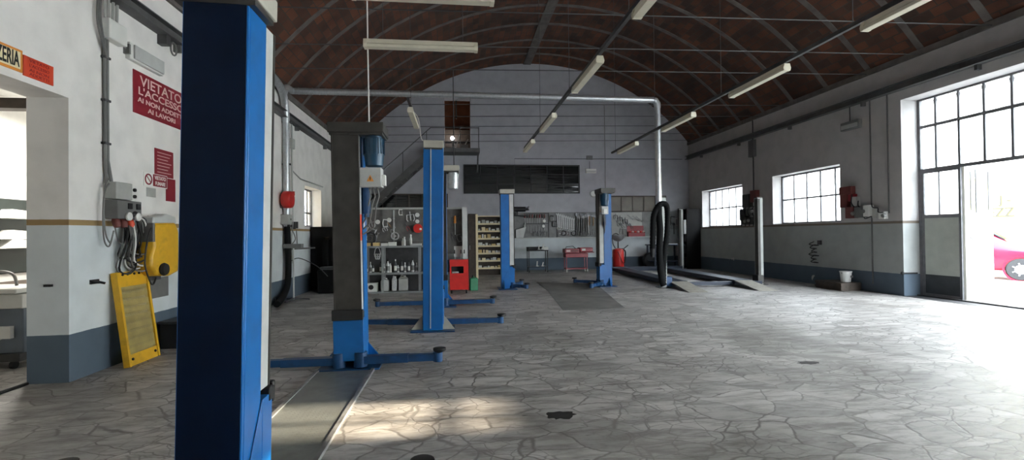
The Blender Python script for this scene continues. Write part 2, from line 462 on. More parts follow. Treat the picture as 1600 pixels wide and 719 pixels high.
class MB:
    def __init__(s):
        s.v, s.f, s.m = [], [], Matrix.Identity(4)
    def add(s, vs, fs):
        n = len(s.v)
        s.v += [s.m @ Vector(p) for p in vs]
        s.f += [tuple(i+n for i in f) for f in fs]
        return s
    def box(s, x0, x1, y0, y1, z0, z1, rot=None, about=None):
        vs = [Vector((x, y, z)) for x in (x0, x1) for y in (y0, y1) for z in (z0, z1)]
        if rot is not None:
            c = Vector(about) if about else Vector(((x0+x1)/2, (y0+y1)/2, (z0+z1)/2))
            vs = [c + rot @ (p-c) for p in vs]
        return s.add(vs, [(0, 1, 3, 2), (4, 6, 7, 5), (0, 4, 5, 1), (2, 3, 7, 6), (0, 2, 6, 4), (1, 5, 7, 3)])
    def bar(s, a, b, w_, h_=None, upv=None):
        a, b = Vector(a), Vector(b)
        h_ = h_ or w_
        d = (b-a).normalized()
        u = Vector(upv) if upv else (Vector((0, 0, 1)) if abs(d.z) < .95 else Vector((0, 1, 0)))
        x = d.cross(u).normalized(); y = x.cross(d).normalized()
        vs = [p + x*sx*w_/2 + y*sy*h_/2 for p in (a, b) for sx, sy in ((-1, -1), (1, -1), (1, 1), (-1, 1))]
        return s.add(vs, [(0, 3, 2, 1), (4, 5, 6, 7), (0, 1, 5, 4), (1, 2, 6, 5), (2, 3, 7, 6), (3, 0, 4, 7)])
    def cyl(s, a, b, r, r2=None, n=14):
        a, b = Vector(a), Vector(b)
        r2 = r if r2 is None else r2
        x, y = frame(b-a)
        vs = [a + (x*math.cos(2*PI*i/n) + y*math.sin(2*PI*i/n))*r for i in range(n)]
        vs += [b + (x*math.cos(2*PI*i/n) + y*math.sin(2*PI*i/n))*r2 for i in range(n)]
        fs = [(i, (i+1) % n, n+(i+1) % n, n+i) for i in range(n)] + [tuple(range(n-1, -1, -1)), tuple(range(n, 2*n))]
        return s.add(vs, fs)
    def tube(s, pts, r, n=8, closed=False):
        pts = [Vector(p) for p in pts]
        k = len(pts)
        vs, fs = [], []
        px_ = None
        for i, p in enumerate(pts):
            if closed: d = pts[(i+1) % k]-pts[i-1]
            else: d = pts[min(i+1, k-1)]-pts[max(i-1, 0)]
            d.normalize()
            if px_ is None: x, y = frame(d)
            else:
                x = (px_ - d*px_.dot(d))
                x = x.normalized() if x.length > 1e-6 else frame(d)[0]
                y = d.cross(x)
            px_ = x
            rr = r[i] if isinstance(r, (list, tuple)) else r
            vs += [p + (x*math.cos(2*PI*j/n)+y*math.sin(2*PI*j/n))*rr for j in range(n)]
        for i in range(k if closed else k-1):
            a, b = i*n, ((i+1) % k)*n
            fs += [(a+j, a+(j+1) % n, b+(j+1) % n, b+j) for j in range(n)]
        if not closed: fs += [tuple(range(n-1, -1, -1)), tuple(range((k-1)*n, k*n))]
        return s.add(vs, fs)
    def lathe(s, prof, c, axis=(0, 0, 1), n=16, cap=True):
        c, d = Vector(c), Vector(axis).normalized()
        x, y = frame(d)
        vs, fs = [], []
        for r, z in prof:
            vs += [c + d*z + (x*math.cos(2*PI*j/n)+y*math.sin(2*PI*j/n))*max(r, 1e-4) for j in range(n)]
        for i in range(len(prof)-1):
            a, b = i*n, (i+1)*n
            fs += [(a+j, a+(j+1) % n, b+(j+1) % n, b+j) for j in range(n)]
        if cap: fs += [tuple(range(n-1, -1, -1)), tuple(range((len(prof)-1)*n, len(prof)*n))]
        return s.add(vs, fs)
    def prism(s, poly, fn, a, b):
        # poly: 2-D points; fn(p, q, t) -> 3-D; extruded from t=a to t=b
        n = len(poly)
        vs = [fn(p, q, a) for p, q in poly] + [fn(p, q, b) for p, q in poly]
        return s.add(vs, [tuple(range(n-1, -1, -1)), tuple(range(n, 2*n))] + [(i, (i+1) % n, n+(i+1) % n, n+i) for i in range(n)])
    def ball(s, c, r, n=12, k=8):
        c = Vector(c)
        r = Vector(r) if isinstance(r, (tuple, list)) else Vector((r, r, r))
        prof = [(math.sin(PI*i/k), -math.cos(PI*i/k)) for i in range(k+1)]
        vs, fs = [], []
        for a, z in prof:
            vs += [c + Vector((max(a, 1e-3)*math.cos(2*PI*j/n)*r.x, max(a, 1e-3)*math.sin(2*PI*j/n)*r.y, z*r.z)) for j in range(n)]
        for i in range(k):
            a, b = i*n, (i+1)*n
            fs += [(a+j, a+(j+1) % n, b+(j+1) % n, b+j) for j in range(n)]
        fs += [tuple(range(n-1, -1, -1)), tuple(range(k*n, (k+1)*n))]
        return s.add(vs, fs)
    def build(s, name, m, parent=None, world=False, bevel=0, label=None, loc=None):
        vs = s.v
        if world and parent is not None:
            inv = WM[parent.name].inverted()
            vs = [inv @ p for p in vs]
        if loc is not None:
            vs = [p-Vector(loc) for p in vs]
        me = bpy.data.meshes.new(name)
        me.from_pydata([tuple(p) for p in vs], [], s.f)
        me.update()
        import bmesh
        b = bmesh.new(); b.from_mesh(me)
        bmesh.ops.recalc_face_normals(b, faces=b.faces[:])
        b.to_mesh(me); b.free()
        me.polygons.foreach_set('use_smooth', [True]*len(me.polygons))
        me.set_sharp_from_angle(angle=R(35))
        me.materials.append(M[m] if isinstance(m, str) else m)
        o = bpy.data.objects.new(name, me)
        COL.objects.link(o)
        if loc is not None: o.location = loc
        if parent is not None:
            o.parent = parent
            WM[o.name] = WM[parent.name].copy()
        if bevel:
            bv = o.modifiers.new('bevel', 'BEVEL'); bv.width = bevel; bv.segments = 2; bv.limit_method = 'ANGLE'
        if label: o['label'] = label
        return o

def tag(o, label, cat, group=None):
    o['label'] = label; o['category'] = cat
    if group: o['group'] = group
    return o

def thing(name, label, cat, loc=(0, 0, 0), rz=0, group=None):
    o = bpy.data.objects.new(name, None)
    o.empty_display_size = .1
    COL.objects.link(o)
    o.location = loc; o.rotation_euler = (0, 0, rz)
    WM[o.name] = Matrix.Translation(loc) @ Matrix.Rotation(rz, 4, 'Z')
    return tag(o, label, cat, group)

def solo(mb, name, m, label, cat, group=None, bevel=0):
    zs = min(p.z for p in mb.v); xs = [p.x for p in mb.v]; ys = [p.y for p in mb.v]
    return tag(mb.build(name, m, None, bevel=bevel, loc=((min(xs)+max(xs))/2, (min(ys)+max(ys))/2, zs)), label, cat, group)

def struct(mb, name, m, parent=None, kind=True):
    o = mb.build(name, m, parent)
    if kind and parent is None: o['kind'] = 'structure'
    if parent is None: WM[o.name] = Matrix.Identity(4)
    return o

def dup(o, loc=None, rz=None, label=None, parent=None):
    c = o.copy(); COL.objects.link(c)
    if parent is not None: c.parent = parent
    else:
        if loc is not None: c.location = loc
        if rz is not None: c.rotation_euler = (0, 0, rz)
        if label: c['label'] = label
    for ch in list(o.children): dup(ch, parent=c)
    return c

def text(name, s_, size, origin, xdir, ydir, m, parent, bold=.0, width=None, align='CENTER', thick=.001):
    cu = bpy.data.curves.new(name, 'FONT')
    cu.body = s_; cu.size = size; cu.extrude = thick; cu.offset = bold
    cu.align_x = align; cu.align_y = 'CENTER'
    o = bpy.data.objects.new(name, cu); COL.objects.link(o)
    dg = bpy.context.evaluated_depsgraph_get()
    me = bpy.data.meshes.new_from_object(o.evaluated_get(dg))
    bpy.data.objects.remove(o); bpy.data.curves.remove(cu)
    X_, Y_ = Vector(xdir).normalized(), Vector(ydir).normalized()
    Z_ = X_.cross(Y_)
    xs = [v.co.x for v in me.vertices]
    k = 1.0
    if width and xs: k = width/(max(xs)-min(xs))
    mtx = Matrix.Translation(origin) @ Matrix((X_, Y_, Z_)).transposed().to_4x4() @ Matrix.Diagonal((k, 1, 1, 1))
    if parent is not None: mtx = WM[parent.name].inverted() @ mtx
    me.transform(mtx)
    me.materials.clear(); me.materials.append(M[m])
    t = bpy.data.objects.new(name, me); COL.objects.link(t)
    if parent is not None: t.parent = parent
    return t

ORD = ['first', 'second', 'third', 'fourth', 'fifth', 'sixth', 'seventh', 'eighth', 'ninth', 'tenth', 'eleventh', 'twelfth',
       'thirteenth', 'fourteenth', 'fifteenth', 'sixteenth', 'seventeenth', 'eighteenth', 'nineteenth', 'twentieth']

# point on a plane seen at photo position (px, py)
def ray(x, y): return rt*(x-800)/F_PX + up*(359.5-y)/F_PX + fw
def onX(x, y, v): d = ray(x, y); return EYE + d*(v/d.x)
def onY(x, y, v): d = ray(x, y); return EYE + d*(v/d.y)
def onZ(x, y, v=0): d = ray(x, y); return EYE + d*((v-CAM_H)/d.z)

# ------------------------------------------------------------------ room shell
XL, XR, YN, YF = -4.05, 10.1, -3.0, 19.6
XC, HW = (XL+XR)/2, (XR-XL)/2
RISE, SPR, SHEAR = 3.45, 5.22, .0304
RAD = (HW*HW+RISE*RISE)/(2*RISE)
def vz(x): return SPR+RISE-RAD+math.sqrt(max(RAD*RAD-(x-XC)**2, 0)) + SHEAR*(x-XC)

mb = MB(); mb.box(XL-4.9, XR+.6, YN-.3, YF+.4, -.25, 0)
struct(mb, 'floor', 'floor')
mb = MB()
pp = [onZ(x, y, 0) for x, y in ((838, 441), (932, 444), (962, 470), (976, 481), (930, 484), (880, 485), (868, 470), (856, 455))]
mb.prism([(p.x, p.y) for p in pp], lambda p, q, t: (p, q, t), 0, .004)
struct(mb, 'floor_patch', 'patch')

def wall_along_y(name, x0, x1, ya, yb, ztop, holes, m='wall'):
    mb = MB()
    ys = sorted({ya, yb}|{h[0] for h in holes}|{h[1] for h in holes})
    for a, b in zip(ys, ys[1:]):
        mid = (a+b)/2
        hz = sorted((h[2], h[3]) for h in holes if h[0] < mid < h[1])
        z = 0
        for lo, hi in hz:
            if lo > z+1e-4: mb.box(x0, x1, a, b, z, lo)
            z = hi
        if z < ztop: mb.box(x0, x1, a, b, z, ztop)
    return struct(mb, name, m)

# left wall: wide doorway to the side room, barred window further on
wall_along_y('wall_left', XL-.4, XL, YN, YF, 5.15, [(2.9, 5.5, 0, 3.0), (13.35, 14.92, 1.79, 2.9)])
# right wall: two windows, the garage doorway, an unseen second opening added for daylight
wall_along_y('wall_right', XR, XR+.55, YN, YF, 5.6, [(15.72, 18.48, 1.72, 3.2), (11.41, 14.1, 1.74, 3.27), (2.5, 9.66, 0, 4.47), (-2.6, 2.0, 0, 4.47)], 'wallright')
mb = MB(); mb.box(XL-.4, XR+.55, YN-.4, YN, 0, 9)
struct(mb, 'wall_back', 'wall')
# end wall with gable and the upper doorway
def arch_pts(x0, x1, n=24): return [(x0+(x1-x0)*i/n, vz(x0+(x1-x0)*i/n)+.1) for i in range(n+1)]
mb = MB()
UX0, UX1, UZ0, UZ1 = -.43, .64, 4.96, 7.15
fn = lambda p, q, t: (p, t, q)
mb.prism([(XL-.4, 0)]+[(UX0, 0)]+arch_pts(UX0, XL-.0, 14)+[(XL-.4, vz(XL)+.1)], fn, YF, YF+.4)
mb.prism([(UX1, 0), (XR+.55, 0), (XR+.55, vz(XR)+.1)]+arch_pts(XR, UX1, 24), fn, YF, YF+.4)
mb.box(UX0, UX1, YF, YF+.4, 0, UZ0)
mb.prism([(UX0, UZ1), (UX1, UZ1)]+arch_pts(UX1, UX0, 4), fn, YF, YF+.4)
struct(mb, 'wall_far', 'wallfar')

# brick vault
NU = 56
vs, fs, uvs = [], [], []
arc = 0; prev = None
YS = [YN-.3+(YF+.3-YN+.3)*j/8 for j in range(9)]
cols = []
for i in range(NU+1):
    x = XL-.02+(XR-XL+.04)*i/NU; z = vz(x)
    if prev: arc += math.hypot(x-prev[0], z-prev[1])
    prev = (x, z); cols.append((x, z, arc))
for layer in (0, .22):
    for x, z, a in cols:
        for y in YS: vs.append((x, y, z+layer))
def vid(l, i, j): return l*(NU+1)*9 + i*9 + j
for i in range(NU):
    for j in range(8):
        fs.append((vid(0, i, j), vid(0, i, j+1), vid(0, i+1, j+1), vid(0, i+1, j)))
        fs.append((vid(1, i, j), vid(1, i+1, j), vid(1, i+1, j+1), vid(1, i, j+1)))
for i in range(NU):
    for j in (0, 8): fs.append((vid(0, i, j), vid(0, i+1, j), vid(1, i+1, j), vid(1, i, j)))
me = bpy.data.meshes.new('ceiling'); me.from_pydata(vs, [], fs)
ul = me.uv_layers.new(name='UVMap')
flat = [(cols[i][2], YS[j]) for l in (0, 1) for i in range(NU+1) for j in range(9)]
for lp in me.loops: ul.data[lp.index].uv = (flat[lp.vertex_index][1], flat[lp.vertex_index][0])
me.polygons.foreach_set('use_smooth', [True]*len(me.polygons))
me.materials.append(M['vault'])
o = bpy.data.objects.new('ceiling', me); COL.objects.link(o); o['kind'] = 'structure'

# mortar ribs across the vault, and the ridge band
tn = 1
RIB_Y = [2.5+1.33*k for k in range(-3, 13)]
for y in RIB_Y:
    mb = MB()
    n = 40
    P = [(XL+(XR-XL)*i/n) for i in range(n+1)]
    vv, ff = [], []
    for x in P:
        for yy, dz in ((y-.075, .05), (y-.075, -.012), (y+.075, -.012), (y+.075, .05)): vv.append((x, yy, vz(x)+dz))
    for i in range(n):
        for k in range(4): ff.append((i*4+k, i*4+(k+1) % 4, (i+1)*4+(k+1) % 4, (i+1)*4+k))
    mb.add(vv, ff)
    struct(mb, 'trim_%d' % tn, 'rib'); tn += 1
mb = MB(); mb.box(XC-.16, XC+.16, YN, YF, vz(XC)-.04, vz(XC)+.1)
struct(mb, 'trim_%d' % tn, 'rib'); tn += 1
# wall cornice under the vault
for xa, xb, z in ((XL, XL+.05, vz(XL)-.03), (XR-.05, XR, vz(XR)-.03)):
    mb = MB(); mb.box(xa, xb, YN, YF, z-.10, z+.03)
    struct(mb, 'trim_%d' % tn, 'rib'); tn += 1

# crane rails along both side walls
def wall_rail(x, sgn, z, y0, y1, label):
    t = thing('wall_rail', label, 'rail', (x, (y0+y1)/2, z), 0, 'steel rails high on the side walls')
    mb = MB()
    mb.box(x, x+sgn*.16, y0, y1, z+.14, z+.155).box(x, x+sgn*.16, y0, y1, z, z+.015).box(x+sgn*.07, x+sgn*.085, y0, y1, z, z+.15)
    mb.build('rail_beam', 'railsteel', t, world=True)
    y = y0+.8
    while y < y1:
        mb = MB(); mb.box(x, x+sgn*.1, y-.03, y+.03, z-.1, z)
        mb.build('rail_bracket', 'railsteel', t, world=True)
        y += 2.6
    return t
wall_rail(XL, 1, 4.31, 4.0, YF, 'dark steel rail running high along the left wall above the signs')
wall_rail(XR, -1, 4.68, 2.0, YF, 'dark steel rail running high along the right wall above the windows')

# side room seen through the left doorway
mb = MB(); mb.box(-9.0, -8.7, 1.0, 12.5, 0, 4.5); struct(mb, 'wall_annex', 'white')
mb = MB(); mb.box(-8.7, XL-.4, 12.2, 12.5, 0, 4.5).box(-8.7, XL-.4, 1.0, 1.3, 0, 4.5); struct(mb, 'wall_annex_end', 'white')
mb = MB(); mb.box(-9.0, XL-.4, 1.0, 12.5, 4.3, 4.5); struct(mb, 'ceiling_annex', 'white')
mb = MB(); mb.box(-8.7, -4.45, 7.9, 8.1, onY(30, 169, 7.9).z, onY(30, 153, 7.9).z)
struct(mb, 'trim_%d' % tn, 'darkwood'); tn += 1
t = thing('ceiling_light', 'lit tube light in the side room behind the left doorway', 'ceiling light', (-7.0, 9.8, 4.1))
mb = MB(); mb.box(-.1, .1, -.65, .65, .1, .2); mb.build('lamp_body', 'whiteplastic', t)
for s_ in (-1, 1):
    mb = MB(); mb.cyl((s_*.05, -.6, .06), (s_*.05, .6, .06), .03); mb.build('tube', 'tube', t)
ad = bpy.data.lights.new('side_room_tube_light', 'AREA'); ad.energy = 330; ad.size = 1.2; ad.size_y = .3; ad.shape = 'RECTANGLE'; ad.color = (1, .95, .86)
ao = bpy.data.objects.new('side_room_tube_light', ad); COL.objects.link(ao); ao.location = (-7.0, 9.8, 3.95)

mb = MB(); mb.box(-6.6, -6.3, 12.6, 19, -.1, 5.5); struct(mb, 'wall_side_yard', 'cardboard')

# little room behind the upper doorway of the far wall
mb = MB()
mb.box(-1.2, 1.6, 21.6, 21.8, 4.7, 7.8).box(-1.3, -1.2, 20.0, 21.8, 4.7, 7.8).box(1.5, 1.6, 20.0, 21.8, 4.7, 7.8)
struct(mb, 'wall_loft', 'brickorange')
mb = MB(); mb.box(-1.3, 1.6, 20.0, 21.8, 4.7, 4.95); struct(mb, 'floor_loft', 'darkwood')
mb = MB(); mb.box(-1.3, 1.6, 20.0, 21.8, 7.7, 7.85); struct(mb, 'ceiling_loft', 'darkwood')

# ------------------------------------------------------------------ windows and doors
def iron_window(name, y0, y1, z0, z1, xg, ncol, zbars, bulge=False, mull='iron'):
    root = bpy.data.objects.new(name, None); COL.objects.link(root); root['kind'] = 'structure'
    WM[root.name] = Matrix.Identity(4)
    mb = MB()
    w_ = .05
    mb.box(xg-.025, xg+.025, y0, y1, z0, z0+w_).box(xg-.025, xg+.025, y0, y1, z1-w_, z1)
    mb.box(xg-.025, xg+.025, y0, y0+w_, z0, z1).box(xg-.025, xg+.025, y1-w_, y1, z0, z1)
    mb.build('window_frame', mull, root)
    mb = MB()
    for i in range(1, ncol):
        y = y0+(y1-y0)*i/ncol
        mb.box(xg-.015, xg+.015, y-.021, y+.021, z0, z1)
    for z in zbars: mb.box(xg-.017, xg+.017, y0, y1, z-.024, z+.024)
    mb.build('glazing_bar', mull, root)
    mb = MB(); mb.box(xg-.003, xg+.003, y0+.03, y1-.03, z0+.03, z1-.03)
    mb.build('pane', 'glass', root)
    return root
iron_window('window_1', 15.72, 18.48, 1.72, 3.2, XR+.34, 6, [2.45])
iron_window('window_2', 11.41, 14.1, 1.74, 3.27, XR+.34, 5, [2.5])
iron_window('window_3', 13.35, 14.92, 1.79, 2.9, XL-.3, 4, [2.2])
# outside bars of the left window stand proud of the wall
def flat_window(name, x0, x1, z0, z1, nx, nz, fm, pm, d=.05):
    root = bpy.data.objects.new(name, None); COL.objects.link(root); root['kind'] = 'structure'
    WM[root.name] = Matrix.Identity(4)
    mb = MB(); y1, y0 = YF, YF-d
    f_ = .05
    mb.box(x0, x1, y0, y1, z0, z0+f_).box(x0, x1, y0, y1, z1-f_, z1).box(x0, x0+f_, y0, y1, z0+f_, z1-f_).box(x1-f_, x1, y0, y1, z0+f_, z1-f_)
    for i in range(1, nx): x = x0+(x1-x0)*i/nx; mb.box(x-.015, x+.015, y0+.01, y1, z0+f_, z1-f_)
    for i in range(1, nz): z = z0+(z1-z0)*i/nz; mb.box(x0+f_, x1-f_, y0+.012, y1, z-.012, z+.012)
    mb.build('window_frame', fm, root)
    mb = MB()
    # each pane sits at its own slight angle
    for i in range(nx):
        for k in range(nz):
            xa, xb = x0+f_+(x1-x0-2*f_)*i/nx, x0+f_+(x1-x0-2*f_)*(i+1)/nx
            za, zb = z0+f_+(z1-z0-2*f_)*k/nz, z0+f_+(z1-z0-2*f_)*(k+1)/nz
            e = [random.uniform(-.004, .004) for _ in range(4)]
            mb.add([(xa, y0+.03+e[0], za), (xb, y0+.03+e[1], za), (xb, y0+.03+e[2], zb), (xa, y0+.03+e[3], zb)], [(0, 1, 2, 3)])
    mb.build('pane', pm, root)
    return root
a, b = onY(724, 257, YF-.03), onY(906, 302.5, YF-.03)
flat_window('window_5', a.x, b.x, b.z, a.z, 7, 3, 'black', 'darkglass')
M['dustyglass'] = mat('dusty_brown_pane', (.13, .11, .085), .4, 0, .25, 2)
a, b = onY(953, 306, YF-.03), onY(1041, 331, YF-.03)
flat_window('window_6', a.x, b.x, b.z, a.z, 5, 1, 'darkwood', 'dustyglass')
a, b = onY(577, 303, YF-.03), onY(700, 327, YF-.03)
flat_window('window_7', a.x, b.x, b.z, a.z, 6, 1, 'darkwood', 'darkglass')

# garage door
GX = 10.55
root = bpy.data.objects.new('door_1', None); COL.objects.link(root); root['kind'] = 'structure'
WM[root.name] = Matrix.Identity(4)
gy0, gy1, gz1 = 2.5, 9.66, 4.47
mb = MB()
mb.box(GX-.035, GX+.035, gy1-.06, gy1, -.05, gz1).box(GX-.035, GX+.035, gy0, gy0+.06, -.05, gz1).box(GX-.03, GX+.03, gy0, gy1, gz1-.04, gz1)
mb.box(GX-.03, GX+.03, gy0, gy1, 2.81, 2.88).box(GX-.02, GX+.02, gy0, gy1, 3.80, 3.865)
mb.build('door_frame', 'iron', root)
mb = MB()
y = gy1-.39
k = 0
while y > gy0:
    mb.box(GX-.014, GX+.014, y-.022, y+.022, 2.85, gz1)
    mb.lathe([(.012, -.17), (.03, -.10), (.042, -.05), (.02, .0), (.03, .05)], (GX, y, gz1-.05), n=8)
    mb.ball((GX, y, 3.84), (.035, .045, .03), 8, 6)
    y -= .485; k += 1
mb.build('glazing_bar', 'iron', root)
mb = MB(); mb.box(GX+.003, GX+.008, gy0, gy1, 2.85, gz1); mb.build('pane', 'glass', root)
def door_leaf(a, b, nm, panel, handle):
    a, b = Vector(a), Vector(b)
    d = b-a; L_ = d.length; d.normalize()
    nrm = Vector((-d.y, d.x, 0))
    def bx(mb, u0_, u1_, z0, z1, t=.022, off=0):
        pts = []
        for u in (u0_, u1_):
            for s2 in (-t, t):
                for z in (z0, z1):
                    p = a+d*u+nrm*(s2+off); pts.append((p.x, p.y, z))
        mb.add(pts, [(0, 1, 3, 2), (4, 6, 7, 5), (0, 4, 5, 1), (2, 3, 7, 6), (0, 2, 6, 4), (1, 5, 7, 3)])
    leaf = MB()
    bx(leaf, 0, .05, .02, 2.82); bx(leaf, L_-.05, L_, .02, 2.82); bx(leaf, .05, L_-.05, 2.77, 2.82); bx(leaf, .05, L_-.05, 1.76, 1.84); bx(leaf, .05, L_-.05, .02, .08)
    lo = leaf.build(nm, 'iron' if panel == 'doorgreen' else 'doorwhite', root)
    WM[lo.name] = Matrix.Identity(4)
    q = MB(); bx(q, .05, L_-.05, .50, 1.76, .012); q.build('door_panel', panel, lo)
    q = MB(); bx(q, .05, L_-.05, .08, .50, .013); q.build('kick_plate', 'doordark' if panel == 'doorgreen' else panel, lo)
    q = MB(); bx(q, L_*.45-.012, L_*.45+.012, 1.84, 2.77, .012); q.build('glazing_bar', 'iron', lo)
    q = MB(); bx(q, .05, L_-.05, 1.84, 2.77, .003); q.build('pane', 'glass', lo)
    q = MB(); bx(q, .03, L_-.05, .56, .585, .012, -.03 if handle else .03); q.build('door_bar', 'iron', lo)
    if handle:
        q = MB()
        p0, p1 = a+d*L_*.12-nrm*.05, a+d*L_*.86-nrm*.05
        q.bar((p0.x, p0.y, 1.33), (p1.x, p1.y, 1.04), .025, .02); q.bar((p0.x, p0.y, .28), (p1.x, p1.y, .08), .025, .02)
        q.build('door_stay', 'iron', lo)
        q = MB()
        for u in (.18, .82):
            p = a+d*L_*u-nrm*.04; q.cyl((p.x, p.y, 1.9), (p.x, p.y, 2.72), .014)
        q.build('door_bolt', 'iron', lo)
    return lo
door_leaf((GX, 9.6, 0), (GX, 8.76, 0), 'fixed_leaf', 'doorgreen', False)
door_leaf((GX+.02, 8.74, 0), (11.36, 8.84, 0), 'open_leaf', 'doorwhite', True)
mb = MB(); mb.box(GX-.5, GX+.25, gy0, gy1, -.04, .004).box(GX-.12, GX-.07, gy0, gy1, 0, .03)
struct(mb, 'trim_%d' % tn, 'darksteel'); tn += 1

# ------------------------------------------------------------------ outside
mb = MB(); mb.box(XR+.6, 60, -30, 60, -.3, -.06); struct(mb, 'ground_yard', 'asphalt')
mb = MB(); mb.box(-40, -9.1, -30, 60, -.3, -.06); struct(mb, 'ground_side', 'asphalt')
t = thing('yard_building', 'pale yellow building across the yard beyond the garage door', 'building', (24, 30, -.06))
mb = MB(); mb.box(23, 30, 4.34, 58, -.06, 9.4).box(23, 30, 3.66, 4.34, -.06, 8.2).box(23, 30, 2.92, 3.66, -.06, 9.4).box(23, 30, 2.45, 2.92, -.06, 8.65).box(23, 30, -14, 2.45, -.06, 9.4); mb.build('building_wall', 'facade', t, world=True)  # roof heights and notches shaped to cut the sun into floor patches
p = onX(1580, 318, 22.95)
mb = MB(); mb.box(22.9, 23.0, p.y-3.2, p.y+2.0, p.z-1.0, p.z+1.2); mb.build('wall_sign', 'facadepanel', t, world=True)
q = onX(1574, 312, 22.88); text('sign_letter', 'J -', .5, (22.88, q.y+.1, q.z), (0, -1, 0), (0, 0, 1), 'facademark', t)
q = onX(1578, 332, 22.88); text('sign_letter', 'EZZ', .55, (22.88, q.y+.35, q.z), (0, -1, 0), (0, 0, 1), 'facademark', t)
for k in range(6):
    mb = MB(); y = 9+7*k; mb.box(22.9, 23.05, y, y+1.4, 6.2, 8.2); mb.build('window', 'greyplastic', t, world=True)

def make_car():
    wheel_c = onZ(1597, 439, -.06)
    h = Vector((.5, -.866, 0)); side = Vector((h.y, -h.x, 0))    # side faces the garage
    ang = math.atan2(h.y, h.x)
    # local: +x forward, -y right-hand side; the near side is -y
    near = -1
    ctr = Vector((wheel_c.x, wheel_c.y, -.06)) - h*1.22
    nl = Matrix.Rotation(ang, 4, 'Z') @ Vector((0, -1, 0))
    view = Vector((wheel_c.x, wheel_c.y, 0)).normalized()
    if nl.dot(view) > 0: near = 1
    yv = Matrix.Rotation(ang, 4, 'Z') @ Vector((0, near, 0))
    ctr -= yv*.72
    t = thing('car', 'red car parked in the yard outside the open garage door', 'car', ctr, ang)
    # stations: x, zbottom, zbelt, ztop, w_bottom, w_belt, w_top
    st = [(-1.95, .42, .80, .95, .60, .66, .56), (-1.85, .30, .85, 1.25, .70, .76, .60), (-1.55, .26, .92, 1.52, .76, .80, .58), (-.9, .25, .93, 1.60, .78, .82, .60),
          (-.1, .25, .93, 1.59, .78, .82, .60), (.45, .25, .93, 1.50, .78, .82, .57), (.95, .25, .93, 1.14, .78, .82, .66), (1.25, .26, .92, 1.02, .78, .81, .68),
          (1.65, .28, .86, .95, .75, .78, .66), (1.95, .32, .72, .82, .66, .68, .58), (2.05, .40, .62, .66, .56, .58, .50)]
    vs, fs = [], []
    for x, zb, zm, zt, wb, wm, wt in st:
        ring = [(-wb*.85, zb), (-wb, zb+.08), (-wm, (zb+zm)/2), (-wm, zm), (-wt, zt-.03), (-wt*.7, zt), (wt*.7, zt), (wt, zt-.03), (wm, zm), (wm, (zb+zm)/2), (wb, zb+.08), (wb*.85, zb)]
        vs += [(x, y, z) for y, z in ring]
    n = 12
    for i in range(len(st)-1):
        for j in range(n): fs.append((i*n+j, i*n+(j+1) % n, (i+1)*n+(j+1) % n, (i+1)*n+j))
    fs += [tuple(range(n)), tuple(range((len(st)-1)*n, len(st)*n))]
    mb = MB(); mb.add(vs, fs)
    b = mb.build('car_body', 'carred', t)
    sb = b.modifiers.new('sub', 'SUBSURF'); sb.levels = sb.render_levels = 2
    for s_ in (-1, 1):
        mb = MB(); mb.add([(-1.35, s_*.795, .98), (-.35, s_*.80, .98), (-.35, s_*.648, 1.47), (-1.2, s_*.648, 1.47)], [(0, 1, 2, 3)]); mb.add([(-.28, s_*.80, .98), (.62, s_*.79, .98), (.25, s_*.66, 1.42), (-.28, s_*.648, 1.47)], [(0, 1, 2, 3)])
        mb.v = [p+Vector((0, s_*.022, 0)) for p in mb.v]
        o = mb.build('side_window', 'carglass', t)
        sm = o.modifiers.new('thick', 'SOLIDIFY'); sm.thickness = .012
        mb = MB(); mb.ball((.55, s_*.95, 1.02), (.07, .11, .08)); mb.build('wing_mirror', 'carred', t)
        mb = MB(); mb.box(-.5, -.3, s_*.83-.015, s_*.83+.015, .84, .87); mb.build('door_handle', 'darksteel', t)
        for x in (-1.3, 1.22):
            mb = MB(); mb.lathe([(.2, -.1), (.31, -.1), (.34, -.06), (.34, .06), (.31, .1), (.2, .1)], (x, s_*.74, .34), (0, 1, 0), 28)
            wh = mb.build('wheel', 'tyre', t)
            mb = MB(); mb.lathe([(.05, .115), (.09, .11), (.215, .085), (.225, .06)] if s_ > 0 else [(.05, -.115), (.09, -.11), (.215, -.085), (.225, -.06)], (x, s_*.74, .34), (0, 1, 0), 24)
            for k in range(7):
                a_ = 2*PI*k/7
                mb.bar((x+.06*math.cos(a_), s_*.74+s_*.11, .34+.06*math.sin(a_)), (x+.2*math.cos(a_), s_*.74+s_*.1, .34+.2*math.sin(a_)), .035, .03)
            mb.build('rim', 'hub', wh)
            mb = MB(); mb.lathe([(.35, -.04), (.40, -.04), (.40, .025), (.35, .025), (.35, -.04)], (x, s_*.80, .36), (0, 1, 0), 28, False); mb.build('wheel_arch', 'carred', t)
        mb = MB(); mb.ball((1.86, s_*.52, .72), (.12, .13, .08)); mb.build('headlight', 'hub', t)
    mb = MB(); mb.add([(.98, -.55, 1.16), (.98, .55, 1.16), (.52, .48, 1.52), (.52, -.48, 1.52)], [(0, 1, 2, 3)]); mb.v = [p+Vector((-.03, 0, -.025)) for p in mb.v]
    o = mb.build('windscreen', 'carglass', t); sm = o.modifiers.new('thick', 'SOLIDIFY'); sm.thickness = .012
make_car()

